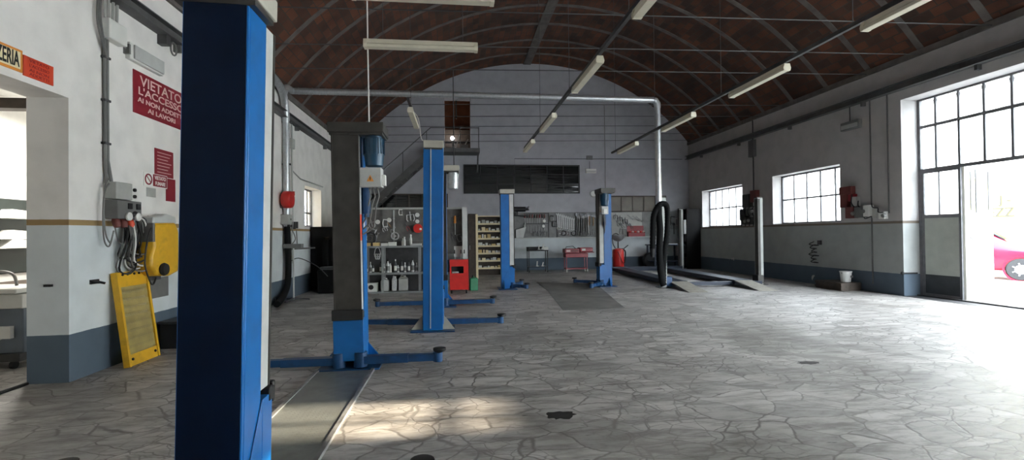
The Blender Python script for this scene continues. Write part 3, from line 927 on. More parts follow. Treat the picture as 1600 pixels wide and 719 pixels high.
# ------------------------------------------------------------------ two-post lifts
def lift_post(label, x, y, rz, h=2.72, motor=0, front='greasy', cap_m='beige', body='blue', strip=True, lean=0, arms=((-1, 1.0, 8), (1, .95, 4)), highlight=False, back=None, sticker=False, cap_over=.03, cap_in=.27, cover_m='greypaint', foot='blue'):
    t = thing('lift_post', label, 'lift post', (x, y, 0), rz, 'posts of the two-post vehicle lifts')
    if lean: t.rotation_euler = (0, lean, rz); WM[t.name] = Matrix.Translation((x, y, 0)) @ t.rotation_euler.to_matrix().to_4x4()
    w_ = .155
    mb = MB()
    mb.box(-w_, w_, .09, .115, .02, h).box(-w_, -w_+.02, -.115, .09, .02, h).box(w_-.02, w_, -.115, .09, .02, h)
    mb.box(-w_, -w_+.07, -.115, -.1, .7, h).box(w_-.07, w_, -.115, -.1, .7, h)
    mb.build('column', body, t, bevel=.006)
    if back:
        mb = MB(); mb.box(-w_+.008, w_-.008, .114, .119, .05, h-.02)
        mb.build('back_plate', back, t, label='back plate of the column with its shade painted in')
    if highlight:
        mb = MB(); mb.box(w_-.125, w_-.11, .113, .125, .05, h-.02); mb.build('edge_highlight', 'greypaint', t)  # pale strip paints the highlight along the column's bent edge
    mb = MB(); mb.box(-.146, .146, -.235, -.12, .66, h-.03)
    mb.build('screw_cover', cover_m, t, bevel=.004)
    mb = MB(); mb.box(-.15, .15, -.243, -.235, .62, h-.03).box(-.15, -.135, -.255, -.243, .62, h-.03).box(.135, .15, -.255, -.243, .62, h-.03)
    mb.build('front_panel', front, t, label='dark greasy front of the post')
    mb = MB()
    mb.box(-.165, .165, -.25, -.12, .1, .62).box(-.165, .165, -.12, .05, .1, .3)
    mb.prism([(-.12, .62), (.05, .3), (.05, .25), (-.12, .3)], lambda p, q, u: (u, p, q), -.163, -.157)
    mb.prism([(-.12, .62), (.05, .3), (.05, .25), (-.12, .3)], lambda p, q, u: (u, p, q), .157, .163)
    mb.build('carriage', foot, t, bevel=.006)
    mb = MB(); mb.box(-.17, .17, -.285, -.25, .56, .68); mb.box(-.172, .172, -.27, -.2, .58, .66)
    mb.build('rubber_pad', 'black', t, bevel=.008)
    mb = MB(); mb.box(-.34, .34, -.3, .2, 0, .02)
    for s_ in (-1, 1):
        g_ = MB(); g_.prism([(.155, .02), (.34, .02), (.155, .26)], lambda p, q, u: (s_*p, u, q), .02, .04); g_.build('gusset', 'beige' if highlight else 'blue', t)
    mb.build('base_plate', 'bluedark' if foot != 'beige' else 'beige', t, bevel=.003)
    # cap on top of the column; a wider one where the motor hangs beside the column
    x1 = .43 if motor > 0 else w_+cap_over
    x0 = -.43 if motor < 0 else -w_-cap_over
    mb = MB(); mb.box(x0, x1, -cap_in, .14, h-.005, h+.11); mb.build('cap', cap_m, t, bevel=.006)
    mb = MB(); mb.box(x0+.015, x1-.015, -cap_in+.015, .125, h-.03, h-.004); mb.build('cap_underside', 'greasy', t)
    if motor:
        mx_ = .30*(1 if motor > 0 else -1)
        mb = MB(); my = -.13
        mb.lathe([(.06, -.36), (.1, -.34), (.11, -.24), (.115, -.22), (.115, -.03), (.09, -.02), (.09, 0)], (mx_, my, h-.03), n=20)
        for k in range(20):
            a_ = 2*PI*k/20
            mb.bar((mx_+.112*math.cos(a_), my+.112*math.sin(a_), h-.24), (mx_+.112*math.cos(a_), my+.112*math.sin(a_), h-.06), .012, .02, (math.cos(a_), math.sin(a_), 0))
        mb.build('motor', 'motorblue' if abs(motor) == 1 else 'galv', t)
    if motor and abs(motor) == 1:
        mb = MB(); mb.box(mx_-.15, mx_+.09, -.24, -.05, h-.62, h-.4); bx = mb.build('switch_box', 'greypaint', t, bevel=.006)
        mb = MB(); mb.prism([(-.04, -.03), (.04, -.03), (0, .045)], lambda p, q, u: (mx_-.03+p, u, h-.53+q), -.2425, -.2405)
        mb.build('warning_triangle', 'orange', bx, label='orange triangle with a black rim')
        mb = MB(); mb.prism([(-.004, -.016), (.004, -.016), (.006, .02), (-.006, .02)], lambda p, q, u: (mx_-.03+p, u, h-.53+q), -.2440, -.2426)
        mb.build('warning_mark', 'blackmark', bx)
        mb = MB(); mb.box(mx_+.09, mx_+.13, -.2, -.1, h-.6, h-.48); mb.build('switch_knob', 'whiteplastic', bx, bevel=.004)
        mb = MB(); mb.cyl((mx_-.10, -.1, h-.62), (mx_-.10, -.1, h-.92), .045); mb.cyl((mx_-.10, -.1, h-.92), (mx_-.10, -.1, h-.96), .03)
        mb.build('pump', 'bluedark', t)
        for k in range(3):
            mb = MB()
            xx = mx_-.06+.045*k
            mb.tube([(xx, -.14, h-.62), (xx+.02, -.15, h-.72), (xx-.015, -.13, h-.82), (xx-.05, -.12, h-.98-.05*k), (.14, -.1, h-1.05-.06*k)], .009, 6)
            mb.build('cable', 'dgreyplastic', t)
    # arms on the carriage
    for s_, L_, deg in arms:
        a_ = R(deg)
        d = Vector((s_*math.cos(a_), -math.sin(a_), 0))
        p0 = Vector((s_*.12, -.2, .10))
        q0 = p0+d*L_*.62; q1 = p0+d*L_
        mb = MB(); mb.bar(p0, q0, .11, .085); mb.cyl(p0-Vector((0, 0, .075)), p0+Vector((0, 0, .09)), .075)
        am = mb.build('arm', 'bluedark', t, bevel=.004)
        mb = MB(); mb.bar(q0-d*.05, q1, .08, .075); mb.cyl(q1-Vector((0, 0, .05)), q1+Vector((0, 0, .05)), .055)
        mb.build('arm_extension', 'bluedark', am)
        mb = MB(); c = q1+d*.02
        mb.lathe([(.022, -.06), (.022, .06), (.06, .062), (.072, .075), (.072, .1), (.055, .105)], c, n=16)
        mb.build('lift_pad', 'black', am)
    if sticker:
        mb = MB(); mb.box(.146, .1475, -.225, -.13, 1.45, 1.75); mb.build('warning_strip', 'redorange', t, label='red warning strip on the post side')
        mb = MB(); mb.box(w_, w_+.0015, -.07, .0, 1.60, 1.68); mb.build('paper_label', 'whiteplastic', t)
    return t

lift_post('blue lift post nearest the camera, dark back turned to it, running out of the frame', -1.235, 2.62, PI, h=2.70, back='shadeblue', lean=-.0215, cap_over=.05, cap_m='beige', cap_in=.13, arms=((-1, .88, 2), (1, .9, 12)))
lift_post('lift post with dark greasy front, blue motor and triangle-marked box on the right', -1.21, 5.76, 0, h=2.68, motor=1, cap_m='greasy', lean=-.010, arms=((-1, 1.0, -2), (1, .87, 3)), sticker=True)
lift_post('plain bright blue lift post with cream cap and painted pale bead', -.375, 7.62, PI, h=2.88, highlight=True, lean=-.012, arms=((-1, .97, 2), (1, 1.0, 6)), cap_over=.0)
lift_post('lift post half hidden behind the bright blue one, silver motor under its cap', -.35, 10.25, 0, h=2.86, motor=2, arms=((-1, 1.15, 0), (1, .98, 0)))
lift_post('short blue and beige lift post in front of the cream parts shelves', 1.34, 13.1, PI/2, h=2.64, arms=((-1, .5, 40), (1, .5, 40)))
lift_post('blue and beige lift post with small blue motor by the red oil drainer', 4.28, 13.2, -PI/2, h=2.66, motor=1, cap_m='greasy', sticker=False, arms=((-1, .75, 50), (1, .85, 35)))

mb = MB()
t = thing('floor_cover_plate', 'grey checkered steel cover plate on the floor between the two nearest lift posts', 'cover plate', (-1.23, 4.1, 0))
mb = MB(); mb.box(-1.52, -.95, 2.95, 5.42, 0, .018); mb.build('plate', 'checker', t, world=True)
for xa, xb in ((-1.55, -1.515), (-.955, -.92)):
    mb = MB(); mb.box(xa, xb, 2.9, 5.45, 0, .028); mb.build('edge_strip', 'steel', t, world=True)

# ------------------------------------------------------------------ four-post lift
LB = Vector((5.62, 12.35, 0)); LRZ = R(-2.2)
t = thing('car_ramp_lift', 'low four-post lift with grey posts and two dark runways near the right wall', 'car lift', LB, LRZ)
for (x, y, hh) in ((0, 0, 2.46), (2.95, .3, 2.46), (0, 5.45, 2.42), (2.95, 5.45, 2.42)):
    mb = MB(); sx = 1 if x == 0 else -1
    mb.box(x-.075, x+.075, y-.02, y+.0, .01, hh).box(x-.075, x-.055, y, y+.16, .01, hh).box(x+.055, x+.075, y, y+.16, .01, hh)
    mb.build('post', 'gpost', t, bevel=.006)
    mb = MB(); mb.box(x-.07, x+.07, y, y+.15, hh, hh+.03); mb.build('post_cap', 'greasy', t)
    mb = MB(); mb.box(x-.16, x+.16, y-.1, y+.22, 0, .015); mb.build('post_foot', 'greasy', t)
    mb = MB(); mb.box(x-.078, x-.005, y-.024, y+.13, .03, hh-.02) if x > 1 else mb.box(x-.05, x+.05, y+.02, y+.13, .02, hh-.02); mb.build('post_rack', 'greasy', t)
for xa, xb in ((.2, .68), (2.03, 2.51)):
    mb = MB(); mb.box(xa, xb, .05, 5.5, .13, .17).box(xa, xa+.03, .05, 5.5, .05, .13).box(xb-.03, xb, .05, 5.5, .05, .13)
    mb.build('runway', 'darkblue', t)
    mb = MB()
    mb.add([(xa, -1.1, .005), (xb, -1.1, .005), (xb, .06, .165), (xa, .06, .165), (xa, -1.1, 0), (xb, -1.1, 0), (xb, .06, .135), (xa, .06, .135)],
           [(0, 1, 2, 3), (4, 7, 6, 5), (0, 4, 5, 1), (2, 6, 7, 3), (0, 3, 7, 4), (1, 5, 6, 2)])
    mb.build('drive_ramp', 'ramp', t)
for y in (.08, 5.4):
    mb = MB(); mb.box(.0, 2.95, y-.05+.03, y+.15, .04, .2) if y > 1 else mb.box(.08, 2.87, .12, .26, .035, .125)
    mb.build('cross_beam', 'darkblue', t)
mb = MB(); mb.box(.05, .22, -.02, .3, .04, .3); mb.build('beam_end_box', 'bluedark', t, bevel=.01)
mb = MB(); mb.box(2.78, 2.95, .16, .44, .04, .28); mb.build('beam_end_box', 'greasy', t, bevel=.01)
mb = MB(); mb.box(3.03, 3.13, 5.4, 5.6, 1.45, 2.0); mb.build('control_box', 'greypaint', t, bevel=.01)

# ------------------------------------------------------------------ exhaust extraction duct
t = thing('exhaust_duct', 'silver spiral duct crossing the hall and dropping beside the four-post lift', 'duct', (0.6, 12.0, 5.03))
DR = .078
def spiral(mb, a, b, r, step=.16):
    a, b = Vector(a), Vector(b)
    mb.cyl(a, b, r, n=16)
    n = int((b-a).length/step)
    d = (b-a).normalized()
    for i in range(1, n):
        p = a+d*step*i
        mb.cyl(p-d*.008, p+d*.008, r*1.07, n=16)
mb = MB(); spiral(mb, (-3.92, 12.0, 5.05), (5.22, 12.0, 5.03), DR); mb.build('horizontal_run', 'galv', t, world=True)
mb = MB(); mb.tube([(5.2, 12, 5.03), (5.29, 12, 5.01), (5.34, 12, 4.93), (5.34, 12, 4.82)], DR*1.1, 16); mb.build('elbow', 'galv', t, world=True)
mb = MB(); spiral(mb, (5.34, 12.0, 4.84), (5.34, 12.0, 2.2), DR); mb.build('drop_pipe', 'galv', t, world=True)
mb = MB()
mb.tube([(5.34, 12.0, 2.25), (5.34, 12.0, 2.0), (5.36, 11.98, 1.6), (5.33, 11.98, 1.0), (5.36, 11.98, .5), (5.40, 11.98, .2), (5.44, 11.97, .11)], .085, 12)
mb.build('drop_hose', 'hose', t, world=True)
t = thing('exhaust_hose', 'black flexible exhaust hose looped over the grey post of the four-post lift', 'hose', (5.45, 12.1, 0))
mb = MB()
pts = [(5.16, 12.02, 1.08), (5.17, 12.0, 1.5), (5.2, 12.0, 1.95), (5.29, 11.92, 2.2), (5.42, 11.90, 2.27), (5.54, 11.96, 2.2), (5.58, 12.0, 1.95), (5.57, 12.02, 1.5), (5.50, 12.02, 1.0), (5.47, 12.05, .6), (5.46, 12.05, .2)]
def smooth(pts, k=6):
    P = [Vector(p) for p in pts]; out = []
    for i in range(len(P)-1):
        p0, p1, p2, p3 = P[max(i-1, 0)], P[i], P[i+1], P[min(i+2, len(P)-1)]
        for j in range(k):
            u = j/k
            out.append(.5*((2*p1)+(p2-p0)*u+(2*p0-5*p1+4*p2-p3)*u*u+(3*p1-p0-3*p2+p3)*u**3))
    return out+[P[-1]]
sp = smooth(pts, 10)
mb.tube(sp, [.070+.008*(i % 2) for i in range(len(sp))], 12); mb.build('hose_tube', 'hose', t, world=True)
mb = MB(); mb.cyl((5.16, 12.02, .86), (5.16, 12.02, 1.1), .05, .075); mb.build('nozzle', 'black', t, world=True)

# duct that comes down the left wall
t = thing('wall_duct', 'silver duct dropping down the left wall with a black hose below it', 'duct', (-3.95, 11.65, 0))
pts = smooth([(-3.92, 8.6, 5.1), (-3.92, 10.4, 5.02), (-3.93, 11.3, 4.9), (-3.95, 11.62, 4.55), (-3.96, 11.7, 4.2)], 6)
mb = MB(); mb.tube(pts, .085, 14); mb.tube(smooth([(-3.92, 12, 5.05), (-3.92, 11.6, 5.0), (-3.95, 11.5, 4.8)], 5), .08, 14); mb.build('duct_bend', 'galv', t, world=True)
mb = MB(); spiral(mb, (-3.96, 11.7, 4.25), (-3.96, 11.7, 1.75), .075); mb.build('duct_pipe', 'galv', t, world=True)
mb = MB(); mb.tube(smooth([(-3.95, 11.7, 1.8), (-3.93, 11.7, 1.0), (-3.93, 11.66, .45), (-3.92, 11.4, .2), (-3.88, 11.0, .09), (-3.8, 10.6, .08)], 8), .072, 12); mb.build('hose', 'hose', t, world=True)
mb = MB()
for z in (1.9, 3.2, 4.2): mb.box(-4.05, -3.86, 11.68, 11.72, z, z+.04)
mb.build('clamp', 'darksteel', t, world=True)

# ------------------------------------------------------------------ tie rods, lamp rails and tube lamps
ZT = 5.2
for k, y in enumerate([18.6, 17.3, 16.0, 14.65, 13.3, 10.5, 9.2, 7.75, 6.2, 4.6]):
    mb = MB()
    mb.tube([(XL+.02, y, ZT-.12), (XC, y, ZT+.02), (XR-.02, y, ZT+.14)], .010, 6)
    solo(mb, 'tie_rod', 'darksteel', '%s thin steel tie rod across the vault, counted from the gable wall' % ORD[k], 'tie rod', 'tie rods across the vault')

def lamp_rail(x, y0, y1, label):
    t = thing('lamp_rail', label, 'rail', (x, (y0+y1)/2, 3.75), 0, 'hanging lamp rails')
    mb = MB(); mb.box(x-.022, x+.022, y0, y1, 3.73, 3.78); mb.build('rail_beam', 'darksteel', t, world=True)
    y = y0+.5
    while y < y1:
        mb = MB(); mb.cyl((x, y, 3.79), (x, y, vz(x)+.02), .005, n=5); mb.build('hanger', 'darksteel', t, world=True)
        y += 2.6
lamp_rail(1.80, 1.6, 12.2, 'dark rail carrying tube lamps down the middle of the hall')
lamp_rail(4.35, 1.6, 12.8, 'dark rail carrying tube lamps nearer the right wall')
lamp_rail(-.76, 7.9, 9.9, 'short dark rail above the plain bright blue lift post')

def make_lamp():
    t = thing('tube_lamp', 'x', 'tube lamp', (0, 0, 0), 0, 'cream batten lamps under the vault')
    mb = MB(); mb.box(-.045, .045, -.63, .63, -.01, .05); mb.build('lamp_body', 'lampbody', t, bevel=.006)
    mb = MB(); mb.prism([(-.05, -.012), (.05, -.012), (.068, -.035), (.058, -.07), (-.058, -.07), (-.068, -.035)], lambda p, q, u: (p, u, q), -.60, .60)
    mb.build('diffuser', 'lampbody', t, bevel=.004)
    for s_ in (-1, 1):
        mb = MB(); mb.prism([(-.05, .045), (.05, .045), (.072, -.03), (.06, -.076), (-.06, -.076), (-.072, -.03)], lambda p, q, u: (p, u, q), s_*.60, s_*.64)
        mb.build('end_cap', 'lampbody', t, bevel=.004)
    return t
lamp0 = make_lamp(); lamp0.scale = (.78, 1, .78)
LAMPS = [(1.80, 3.86, 0, 'tube lamp cut by the top edge, on the middle rail nearest the camera'),
         (1.80, 6.33, 0, 'yellowed tube lamp on the middle rail, just above the crossing duct'),
         (1.80, 9.1, 0, 'tube lamp on the middle rail, below the crossing duct and third from camera'),
         (1.80, 11.5, 0, 'farthest tube lamp on the middle rail, above the dark far window'),
         (4.35, 3.92, 0, 'nearest tube lamp on the right rail, cut by the top edge'),
         (4.35, 6.38, 0, 'second tube lamp on the right rail, whole and brightly seen'),
         (4.35, 8.85, 0, 'third tube lamp on the right rail, just right of the drop duct'),
         (4.35, 11.6, 0, 'farthest tube lamp on the right rail, left of the drop duct'),
         (-.76, 8.9, 0, 'small-looking tube lamp hanging above the plain bright blue lift post'),
         (-.37, 5.47, PI/2, 'tube lamp hung crosswise beside the white hanging cable'),
         (-.27, 4.33, PI/2, 'nearest crosswise tube lamp, cut by the top edge of the photo')]
for i, (x, y, rz, lab) in enumerate(LAMPS):
    if i == 0: lamp0.location = (x, y, 3.68); lamp0['label'] = lab
    else:
        c = dup(lamp0, (x, y, 3.68), rz, lab)
# wires holding the crosswise lamps
for x, y, lab in ((-.80, 5.47, 'left hanging wire of the crosswise tube lamp'), (.1, 5.47, 'right hanging wire of the crosswise tube lamp')):
    mb = MB(); mb.cyl((x, y, 3.73), (x, y, vz(x)+.01), .004, n=5)
    solo(mb, 'hanging_wire', 'darksteel', lab, 'wire', 'hanging wires')
for x, y, lab in ((-.70, 4.33, 'left hanging wire of the nearest crosswise lamp'), (.15, 4.33, 'right hanging wire of the nearest crosswise lamp')):
    mb = MB(); mb.cyl((x, y, 3.73), (x, y, vz(x)+.01), .004, n=5)
    solo(mb, 'hanging_wire', 'darksteel', lab, 'wire', 'hanging wires')
# power cables dropping to the lift motors
mb = MB(); mb.tube([(-.985, 5.62, 2.79), (-.99, 5.6, 3.6), (-1.0, 5.55, vz(-1.0)+.02)], .009, 6)
solo(mb, 'power_cable', 'whiteplastic', 'white cable hanging straight from the vault to the dark-fronted lift post', 'cable')
mb = MB(); mb.tube(smooth([(-.76, 8.6, 3.75), (-.62, 8.2, 3.5), (-.55, 7.8, 3.1), (-.5, 7.6, 3.0)], 4), .007, 6)
solo(mb, 'power_cable', 'whiteplastic', 'thin pale cable sloping down to the cream cap of the bright blue post', 'cable')
mb = MB(); mb.tube([(4.28, 13.2, 2.78), (4.28, 13.21, ZT+.03)], .012, 6)
solo(mb, 'power_cable', 'dgreyplastic', 'grey conduit rising from the motor post by the red oil drainer', 'cable')
mb = MB(); mb.tube([(-.03, 10.2, 2.98), (-.03, 10.3, 3.9), (-.03, 10.5, ZT-.04)], .012, 6)
solo(mb, 'power_cable', 'darksteel', 'dark conduit rising from the half hidden post with silver motor', 'cable')

# ------------------------------------------------------------------ left wall
WX = XL
def wp(x, y, off=0): return onX(x, y, XL+off)
TX, TY = (0, 1, 0), (0, 0, 1)         # reading directions on the left wall

def sign_left(name, label, x0, y0, x1, y1, m, group=None, dz=None):
    # plate spanning two wall points (upper left, lower right)
    a, b = wp(x0, y0), wp(x1, y1)
    t = thing(name, label, 'sign', (XL, (a.y+b.y)/2, b.z), 0, group)
    mb = MB(); mb.box(XL, XL+.012, a.y, b.y, b.z, a.z); mb.build('sign_plate', m, t, world=True, bevel=.003)
    return t, a, b

a, b = Vector((XL, 6.50, 3.66)), Vector((XL, 7.62, 3.11))
t = thing('warning_sign', 'dark red sign VIETATO L\'ACCESSO in white letters, partly behind the nearest post', 'sign', (XL, 7.05, 3.1))
mb = MB(); mb.box(XL, XL+.012, a.y, b.y, b.z, a.z); mb.build('sign_plate', 'redsign', t, world=True, bevel=.003)
for s_, zz, sz, wd in (('VIETATO', 3.545, .185, .93), ("L'ACCESSO", 3.41, .14, 1.0), ('AI NON ADDETTI', 3.295, .088, 1.02), ('AI LAVORI', 3.195, .088, .62)):
    text('sign_letter', s_, sz*.98, (XL+.0135, 7.09, zz), TX, TY, 'pinkmark', t, bold=.002, width=wd)
# signs over the doorway
t = thing('doorway_sign', 'orange-framed cream sign ending in ZERIA over the left doorway', 'sign', (XL, 4.5, 3.1))
mb = MB(); mb.box(XL, XL+.012, 4.02, 4.955, 3.075, 3.285); mb.build('sign_plate', 'orange', t, world=True, bevel=.003)
mb = MB(); mb.box(XL+.010, XL+.014, 4.05, 4.93, 3.10, 3.262); mb.build('sign_face', 'cream', t, world=True)
text('sign_letter', 'CARROZZERIA', .195, (XL+.0155, 4.915, 3.18), TX, TY, 'blackmark', t, bold=.004, width=.56, align='RIGHT')
t = thing('doorway_sign', 'small orange-red sign with faint lettering at the doorway\'s upper right corner', 'sign', (XL, 5.1, 3.05))
mb = MB(); mb.box(XL, XL+.012, 4.965, 5.30, 3.06, 3.255); mb.build('sign_plate', 'redorange', t, world=True, bevel=.003)
for s_, zz in (('VIETATO', 3.22), ("L'ACCESSO", 3.175), ('AI NON', 3.13), ('ADDETTI', 3.09)):
    text('sign_letter', s_, .042, (XL+.0135, 5.135, zz), TX, TY, 'redsign', t, width=.22)
# red safety notices beside the post
t = thing('safety_notice', 'tall red notice with small pale print, beside the nearest post', 'sign', (XL, 7.15, 2.3))
mb = MB(); mb.box(XL, XL+.008, 6.93, 7.35, 2.36, 2.735); mb.build('sign_plate', 'redsign', t, world=True)
mb = MB()
for k in range(7): mb.box(XL+.008, XL+.0095, 6.98, 7.30-.04*(k % 3), 2.68-.045*k, 2.69-.045*k)
mb.build('print_line', 'pinkmark', t, world=True)
mb = MB(); mb.box(XL, XL+.007, 7.18, 7.40, 2.03, 2.35)
solo(mb, 'safety_notice', 'redsign', 'narrow lower red notice, mostly hidden behind the nearest post', 'sign')
t = thing('no_smoking_sign', 'white sign with red no smoking ring and red lettered panel', 'sign', (XL, 6.95, 2.22))
mb = MB(); mb.box(XL, XL+.009, 6.70, 7.2, 2.2, 2.38); mb.build('sign_plate', 'whitemark', t, world=True)
mb = MB(); mb.lathe([(.055, 0), (.055, .004), (.075, .004), (.075, 0), (.055, 0)], (XL+.009, 6.79, 2.29), (1, 0, 0), 24, False)
mb.bar((XL+.011, 6.75, 2.33), (XL+.011, 6.83, 2.25), .014, .004); mb.build('no_smoking_ring', 'redsign', t, world=True)
mb = MB(); mb.box(XL+.009, XL+.011, 6.885, 7.19, 2.21, 2.37); mb.build('lettered_panel', 'redsign', t, world=True)
text('sign_letter', 'VIETATO', .07, (XL+.012, 7.04, 2.325), TX, TY, 'whitemark', t, bold=.002, width=.25)
text('sign_letter', 'FUMARE', .07, (XL+.012, 7.04, 2.25), TX, TY, 'whitemark', t, bold=.002, width=.22)
mb = MB(); mb.box(XL, XL+.006, 6.76, 6.95, 2.06, 2.18)
solo(mb, 'paper_tag', 'greyplastic', 'small grey paper tag under the no smoking sign', 'tag')

# junction box and conduits
t = thing('junction_box', 'white junction box with grey conduits entering from above', 'junction box', (XL, 6.08, 3.85))
mb = MB(); mb.box(XL, XL+.11, 5.94, 6.24, 3.83, 4.06); mb.build('box_body', 'whiteplastic', t, world=True, bevel=.01)
mb = MB()
for k, y in enumerate((5.98, 6.03, 6.10, 6.16)):
    mb.tube(smooth([(XL+.04, y, 4.05), (XL+.035, y-.01+.01*k, 4.4), (XL+.03, y+.02*k-.02, 5.0)], 4), .016, 6)
mb.build('conduit', 'greyplastic', t, world=True)
mb = MB()
mb.tube(smooth([(XL+.05, 5.93, 5.0), (XL+.05, 5.86, 4.4), (XL+.05, 5.84, 4.0), (XL+.05, 5.9, 3.8), (XL+.05, 5.97, 3.65)], 5), .013, 6)
mb.tube(smooth([(XL+.05, 5.97, 5.0), (XL+.05, 5.9, 4.4), (XL+.05, 5.88, 4.05), (XL+.05, 5.93, 3.8), (XL+.05, 5.99, 3.6)], 5), .013, 6)
mb.build('loose_cable', 'dgreyplastic', t, world=True)
t = thing('wall_conduit', 'grey conduit pair running down the left wall to the socket panel', 'conduit', (XL, 6.0, 2.1))
for dy in (0, .042):
    mb = MB(); mb.tube([(XL+.025, 5.98+dy, 3.83), (XL+.025, 5.985+dy, 2.42), (XL+.03, 6.0+dy*2, 2.15)], .018, 8); mb.build('conduit', 'dgreyplastic', t, world=True)
for z in (3.6, 3.1, 2.6):
    mb = MB(); mb.box(XL, XL+.05, 5.955, 6.05, z, z+.025); mb.build('clip', 'darksteel', t, world=True)

# emergency light
t = thing('emergency_light', 'pale rectangular emergency light on the left wall above the dark red sign', 'emergency light', (XL, 6.7, 3.8))
mb = MB(); mb.box(XL, XL+.06, 6.36, 7.04, 3.74, 3.95); mb.build('housing', 'whiteplastic', t, world=True, bevel=.01)
mb = MB(); mb.box(XL+.06, XL+.085, 6.42, 7.02, 3.76, 3.935); mb.build('diffuser', 'greypaint', t, world=True, bevel=.008)
mb = MB(); mb.box(XL, XL+.07, 6.33, 6.36, 3.79, 3.91); mb.build('end_cap', 'dgreyplastic', t, world=True)
mb = MB(); mb.tube([(XL+.03, 6.23, 3.87), (XL+.03, 6.34, 3.85)], .01, 6); mb.build('cable', 'dgreyplastic', t, world=True)
# cable bracket on the rail
t = thing('cable_hook', 'dark hook with a ring hanging from the left wall rail', 'hook', (XL, 7.2, 4.1))
mb = MB(); mb.box(XL, XL+.12, 7.0, 7.1, 4.18, 4.31); mb.build('bracket', 'darksteel', t, world=True)
mb = MB(); mb.tube([(XL+.08, 7.24+.07*math.cos(a), 4.2+.09*math.sin(a)) for a in [2*PI*k/14 for k in range(14)]], .012, 6, closed=True); mb.build('ring', 'dgreyplastic', t, world=True)

# socket panel
t = thing('electrical_panel', 'grey electrical panel with sockets and trailing cables on the left wall', 'electrical panel', (XL, 6.15, 1.65))
mb = MB(); mb.box(XL, XL+.14, 5.99, 6.27, 1.97, 2.17); mb.build('upper_box', 'greyplastic', t, world=True, bevel=.008)
mb = MB(); mb.box(XL, XL+.12, 6.27, 6.37, 1.96, 2.15); pn = mb.build('button_plate', 'whiteplastic', t, world=True, bevel=.004)
for z in (2.10, 2.02):
    mb = MB(); mb.cyl((XL+.12, 6.325, z), (XL+.14, 6.325, z), .022); mb.build('button', 'black', pn, world=True)
mb = MB(); mb.box(XL, XL+.15, 6.0, 6.42, 1.74, 1.96); lb = mb.build('lower_box', 'dgreyplastic', t, world=True, bevel=.008)
for y in (6.20, 6.35):
    mb = MB(); mb.box(XL+.15, XL+.165, y-.035, y+.035, 1.86, 1.93); mb.build('socket', 'black', lb, world=True, bevel=.003)
for y in (6.16, 6.32):
    mb = MB(); mb.lathe([(.035, 0), (.05, .01), (.05, .03), (.04, .035)], (XL+.15, y, 1.77), (1, 0, 0)); mb.build('socket_cover', 'whiteplastic', lb, world=True)
for y, m in ((6.06, 'brownred'), (6.18, 'brownred'), (6.30, 'redorange'), (6.40, 'darkblue')):
    mb = MB(); mb.lathe([(.03, 0), (.042, .03), (.042, .07), (.03, .11)], (XL+.08, y, 1.745), (.25, 0, -1)); mb.build('plug', m, t, world=True)
mb = MB(); mb.box(XL, XL+.005, 6.43, 6.53, 1.82, 1.95); mb.build('paper_label', 'pinkmark', t, world=True)
mb = MB()
mb.tube(smooth([(XL+.06, 6.0, 2.15), (XL+.08, 5.90, 2.05), (XL+.08, 5.87, 1.8), (XL+.07, 5.90, 1.5), (XL+.07, 5.98, 1.42), (XL+.08, 6.04, 1.6)], 6), .009, 6)
mb.tube(smooth([(XL+.05, 6.0, 2.2), (XL+.06, 5.93, 2.1), (XL+.06, 5.91, 1.8), (XL+.07, 5.93, 1.55), (XL+.07, 6.0, 1.45)], 6), .009, 6)
mb.tube(smooth([(XL+.08, 6.06, 1.64), (XL+.09, 6.1, 1.47), (XL+.09, 6.2, 1.46), (XL+.08, 6.24, 1.64)], 6), .008, 6)
mb.build('cable', 'dgreyplastic', t, world=True)

# coiled extension leads on a hook
t = thing('cable_coil', 'bundle of coiled black and grey leads hanging beside the socket panel', 'cable coil', (XL, 6.36, 1.1))
mb = MB(); mb.tube([(XL, 6.32, 1.76), (XL+.14, 6.32, 1.76), (XL+.16, 6.32, 1.81)], .013, 6); mb.build('hook', 'black', t, world=True)
mb = MB(); mb.ball((XL+.13, 6.30, 1.80), (.05, .06, .045)); mb.build('plug', 'black', t, world=True)
for m, n in (('black', 9), ('whiteplastic', 4), ('dgreyplastic', 6)):
    mb = MB()
    for k in range(n):
        h_ = random.uniform(.40, .70); wd = random.uniform(.07, .17); cx = 6.36+random.uniform(-.04, .08); xo = XL+random.uniform(.05, .15); tl = random.uniform(-.12, .12)
        mb.tube([(xo+.03*math.sin(3*a), cx+wd*math.sin(a)*(1-.45*math.cos(a))+tl*(1-math.cos(a))*.5, 1.765-h_*(1-math.cos(a))/2) for a in [2*PI*j/26 for j in range(26)]], .010, 6, closed=True)
    mb.build('coil', m, t, world=True)
mb = MB(); mb.tube(smooth([(XL+.04, 6.72, 1.8), (XL+.07, 6.73, 1.74), (XL+.09, 6.72, 1.78)], 4), .008, 6)
solo(mb, 'wall_hook', 'darksteel', 'small bare hook on the left wall right of the cable bundle', 'hook')
mb = MB(); mb.box(XL, XL+.02, 5.78, 5.9, 1.0, 1.05).cyl((XL+.02, 5.8, 1.02), (XL+.09, 5.8, 1.02), .014).cyl((XL+.02, 5.88, 1.02), (XL+.08, 5.9, 1.0), .014)
solo(mb, 'wall_bracket', 'black', 'small black bracket on the left wall between doorway corner and yellow frame', 'bracket')
mb = MB(); mb.box(-4.27, -4.2, 5.47, 5.5, 1.01, 1.035)
solo(mb, 'wall_pin', 'black', 'tiny dark pin in the doorway jamb face', 'pin')

